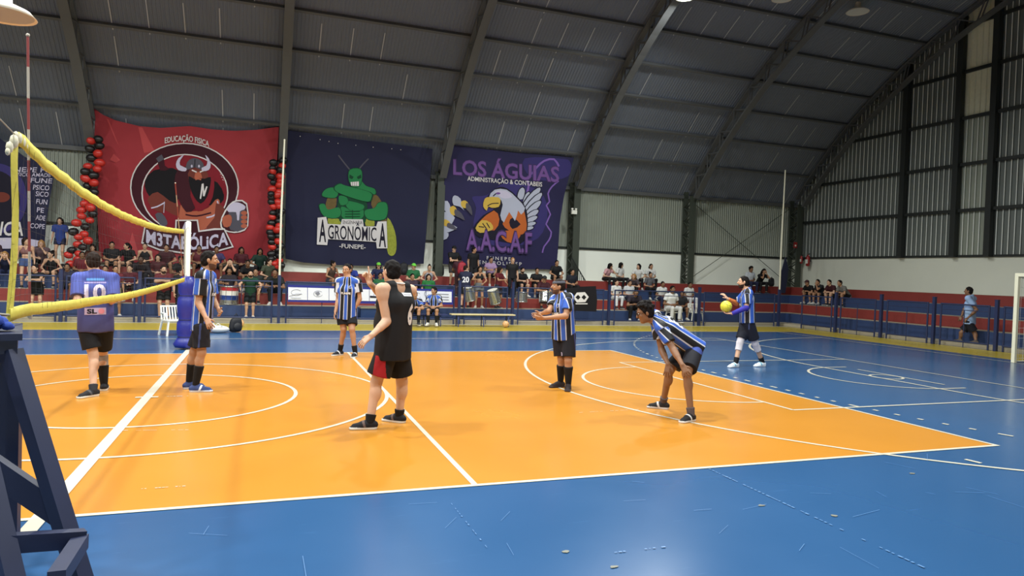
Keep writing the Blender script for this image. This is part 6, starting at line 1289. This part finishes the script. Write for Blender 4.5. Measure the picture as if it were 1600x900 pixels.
crowd(872, 428, 'sit4', 'knees', 0, 0, 'man in black shirt directly behind the headband player', skin='tan', shirt=K, bottom=K, dx=-.05)
crowd(895, 434, 'sit3', 'lap', 0, 0, 'man in dark shirt above the black diamond flag', skin='tan', shirt=(30, 32, 42), bottom=K, low='pants')
# ---- white shirts to the right
crowd(951, 437, 'sit4', 'chin', 20, 55, 'long black haired woman in pink top looking right', skin='light', shirt=(196, 150, 156), low='pants', bottom=K, **fl_)
crowd(969, 437, 'sit4', 'lap', 22, 60, 'long black haired woman in white top beside the pink top', skin='light', shirt=WH, low='pants', bottom=K, **fl_)
crowd(964, 447, 'sit2', 'lap', 0, 0, 'woman in white top and white trousers in the front row', skin='light', hair='brown', shirt=WH, low='pants', bottom=(212, 212, 216), fem=True, style='bun')
crowd(1001, 436, 'sit4', 'knees', -25, -40, 'dark haired woman in white top looking left over a blond head', skin='light', shirt=WH, low='pants', bottom=K, **fl_)
crowd(995, 444, 'sit3', 'lean', -20, -30, 'blond woman in dark top below the white top', skin='light', hair='blond', shirt=(70, 60, 66), low='pants', bottom=K, **fl_)
crowd(1017, 439, 'sit4', 'lap', -5, 10, 'person in white shirt alone in the top row left of the column', skin='tan', shirt=WH, low='pants', bottom=K, fem=True, style='tail')
crowd(1013, 448, 'sit3', 'lap', 0, 0, 'person in black and white top low beside the blond woman', skin='tan', shirt=(90, 90, 96), low='pants', bottom=K, dx=.1, fem=True, style='bun')
crowd(984, 453, 'sit2', 'lap', 0, 0, 'person in white tee with dark trousers right of the white trousered woman', skin='tan', shirt=(190, 190, 192), low='pants', bottom=(34, 38, 60))
crowd(996, 456, 'sit1', 'lean', -10, -10, 'person in dark patterned top in the lowest row', skin='brown', shirt=(46, 40, 52), low='pants', bottom=K)
crowd(1036, 451, 'sit2', 'lap', 0, 0, 'man in white tee left of the plastic chairs', skin='brown', shirt=WH, low='pants', bottom=NV)
crowd(1051, 449, 'sit1', 'lap', 0, 0, 'man in white tee and white trousers on the plastic chair', skin='brown', shirt=(212, 212, 212), low='pants', bottom=(206, 206, 206), dy=-.32, w=1.06)
crowd(1069, 462, 'sit1', 'lap', -15, -20, 'dark dressed child between the two plastic chairs', skin='brown', shirt=(40, 40, 44), bottom=K, dx=-.05)
crowd(1078, 451, 'sit2', 'lap', 5, 0, 'man in white tee and white trousers at the right end beside the column', skin='brown', shirt=WH, low='pants', bottom=(196, 196, 200))
crowd(1174, 422, 'sit4', 'lap', 0, 0, 'curly haired man in white tee alone near the far corner', skin='brown', style='curly', shirt=(190, 196, 206), low='pants', bottom=NV)
crowd(1194, 425, 'sit4', 'face', 0, 0, 'girl in black with hands at her mouth near the far corner', skin='tan', shirt=(20, 20, 24), low='pants', bottom=(24, 24, 28), **fl_)
for px, py, kd, yw_, lb, kw in ((1263, 445, 'lean', 5, 'man in black with cap, leftmost of four on the side steps', dict(cap=(70, 40, 44), shirt=(22, 22, 24), skin='tan')), (1279, 446, 'chin', 0, 'person in dark shirt with raised hand, second of four on the side steps', dict(shirt=(34, 36, 40), skin='tan')), (1298, 443, 'lean', 0, 'man in dark red shirt leaning on the side steps', dict(shirt=(60, 24, 30), skin='light')), (1317, 444, 'lean', -8, 'man in grey patterned shirt, rightmost of four on the side steps', dict(shirt=(110, 108, 104), skin='tan'))):
    crowd(px, py, 'sit3', kd, yw_, 0, lb, side='right', bottom=K, **kw)
# ---- players on the bench (its seat is .40 high on the floor)
TR.append(.375); YR.append(BY_-.14)
for px, py, kd, yw_, lk, lb in ((652, 463, 'lean', -10, 0, 'bench player in striped jersey bending forward, looking down'), (680, 456, 'lap', -20, -45, 'bench player in striped jersey looking up to the left')):
    crowd(px, py, 'sit5', kd, yw_, lk, lb, dy=.1, shirt_mat=STRIPED, bottom=(22, 22, 28), wear=[('sock', .0, .6, (20, 20, 22), .008)], h=.010, skin='tan', style='crop', collar=(200, 204, 214))
# ================================================================== lamps
LHOUS = mat('lamp_housing', (205, 195, 180), .5); LENS = mat('lit_lamp_lens', (235, 255, 235), .4, emit=14.0); LOFF = mat('unlit_lamp_lens', (205, 205, 200), .4)
def lamp(p, label, lit=True, r=.24, off=None):
    x, y, z = p
    o = empty('ceiling_lamp', p, label, 'lamp', 'high bay lamps under the roof')
    m = MB(p); m.lathe([(.05, .34), (.09, .30), (.10, .14), (r*.8, .07), (r, .0), (r*.97, .0), (r*.7, .06)], p, 24, capped=True); m.build('housing', LHOUS, o)
    m = MB(p); m.lathe([(r*.93, .012), (.0005, .012)], p, 24, capped=False); m.build('lens', LENS if lit else (off or LOFF), o)
    top = roofz(y)-.02
    m = MB(p); m.tube([(x, y, z+.33), (x, y, top)], .008, 5); m.build('hanger', STEELD, o)
    if lit:
        L_ = bpy.data.lights.new('lamp_light', 'AREA'); L_.shape = 'DISK'; L_.size = r*1.8; L_.energy = LAMP_W; L_.color = LAMP_COL; L_.spread = math.radians(165)
        lo = bpy.data.objects.new('lamp_light', L_); COL.objects.link(lo); lo.parent = o; lo.location = (0, 0, -.005)
    return o
for i, (x, y) in enumerate(LAMP_XY): lamp((x, y, LAMP_Z+(.6 if x > 10 and y > 9 else 0)), 'lit round high bay lamp hanging out of view above the court')  # the added right back lamp hangs higher, to stay out of view

def roof_hit(px, py, r=ARC_R-.55):
    d = ray(px, py); o = CP-np.array([0, ARC_C[0], ARC_C[1]]); a = d[1]**2+d[2]**2; b = 2*(o[1]*d[1]+o[2]*d[2]); c = o[1]**2+o[2]**2-r*r
    return CP+d*((-b+math.sqrt(b*b-4*a*c))/(2*a))
lamp(roof_hit(1070, -3, ARC_R-1.0), 'lit round lamp shining under the roof at the top of the view', True, .30)
lamp(roof_hit(1340, 19), 'unlit pale roof lamp right of the lit one', False, .36)
lamp(roof_hit(1222, -1), 'unlit pale roof lamp between the lit one and the other unlit one', False, .32)
big = atD(2, 24, 7.5); lamp(big, 'large pale dome lamp hanging over the net at the top left', False, .33, mat('dull_lamp_lens', (150, 150, 156), .5))
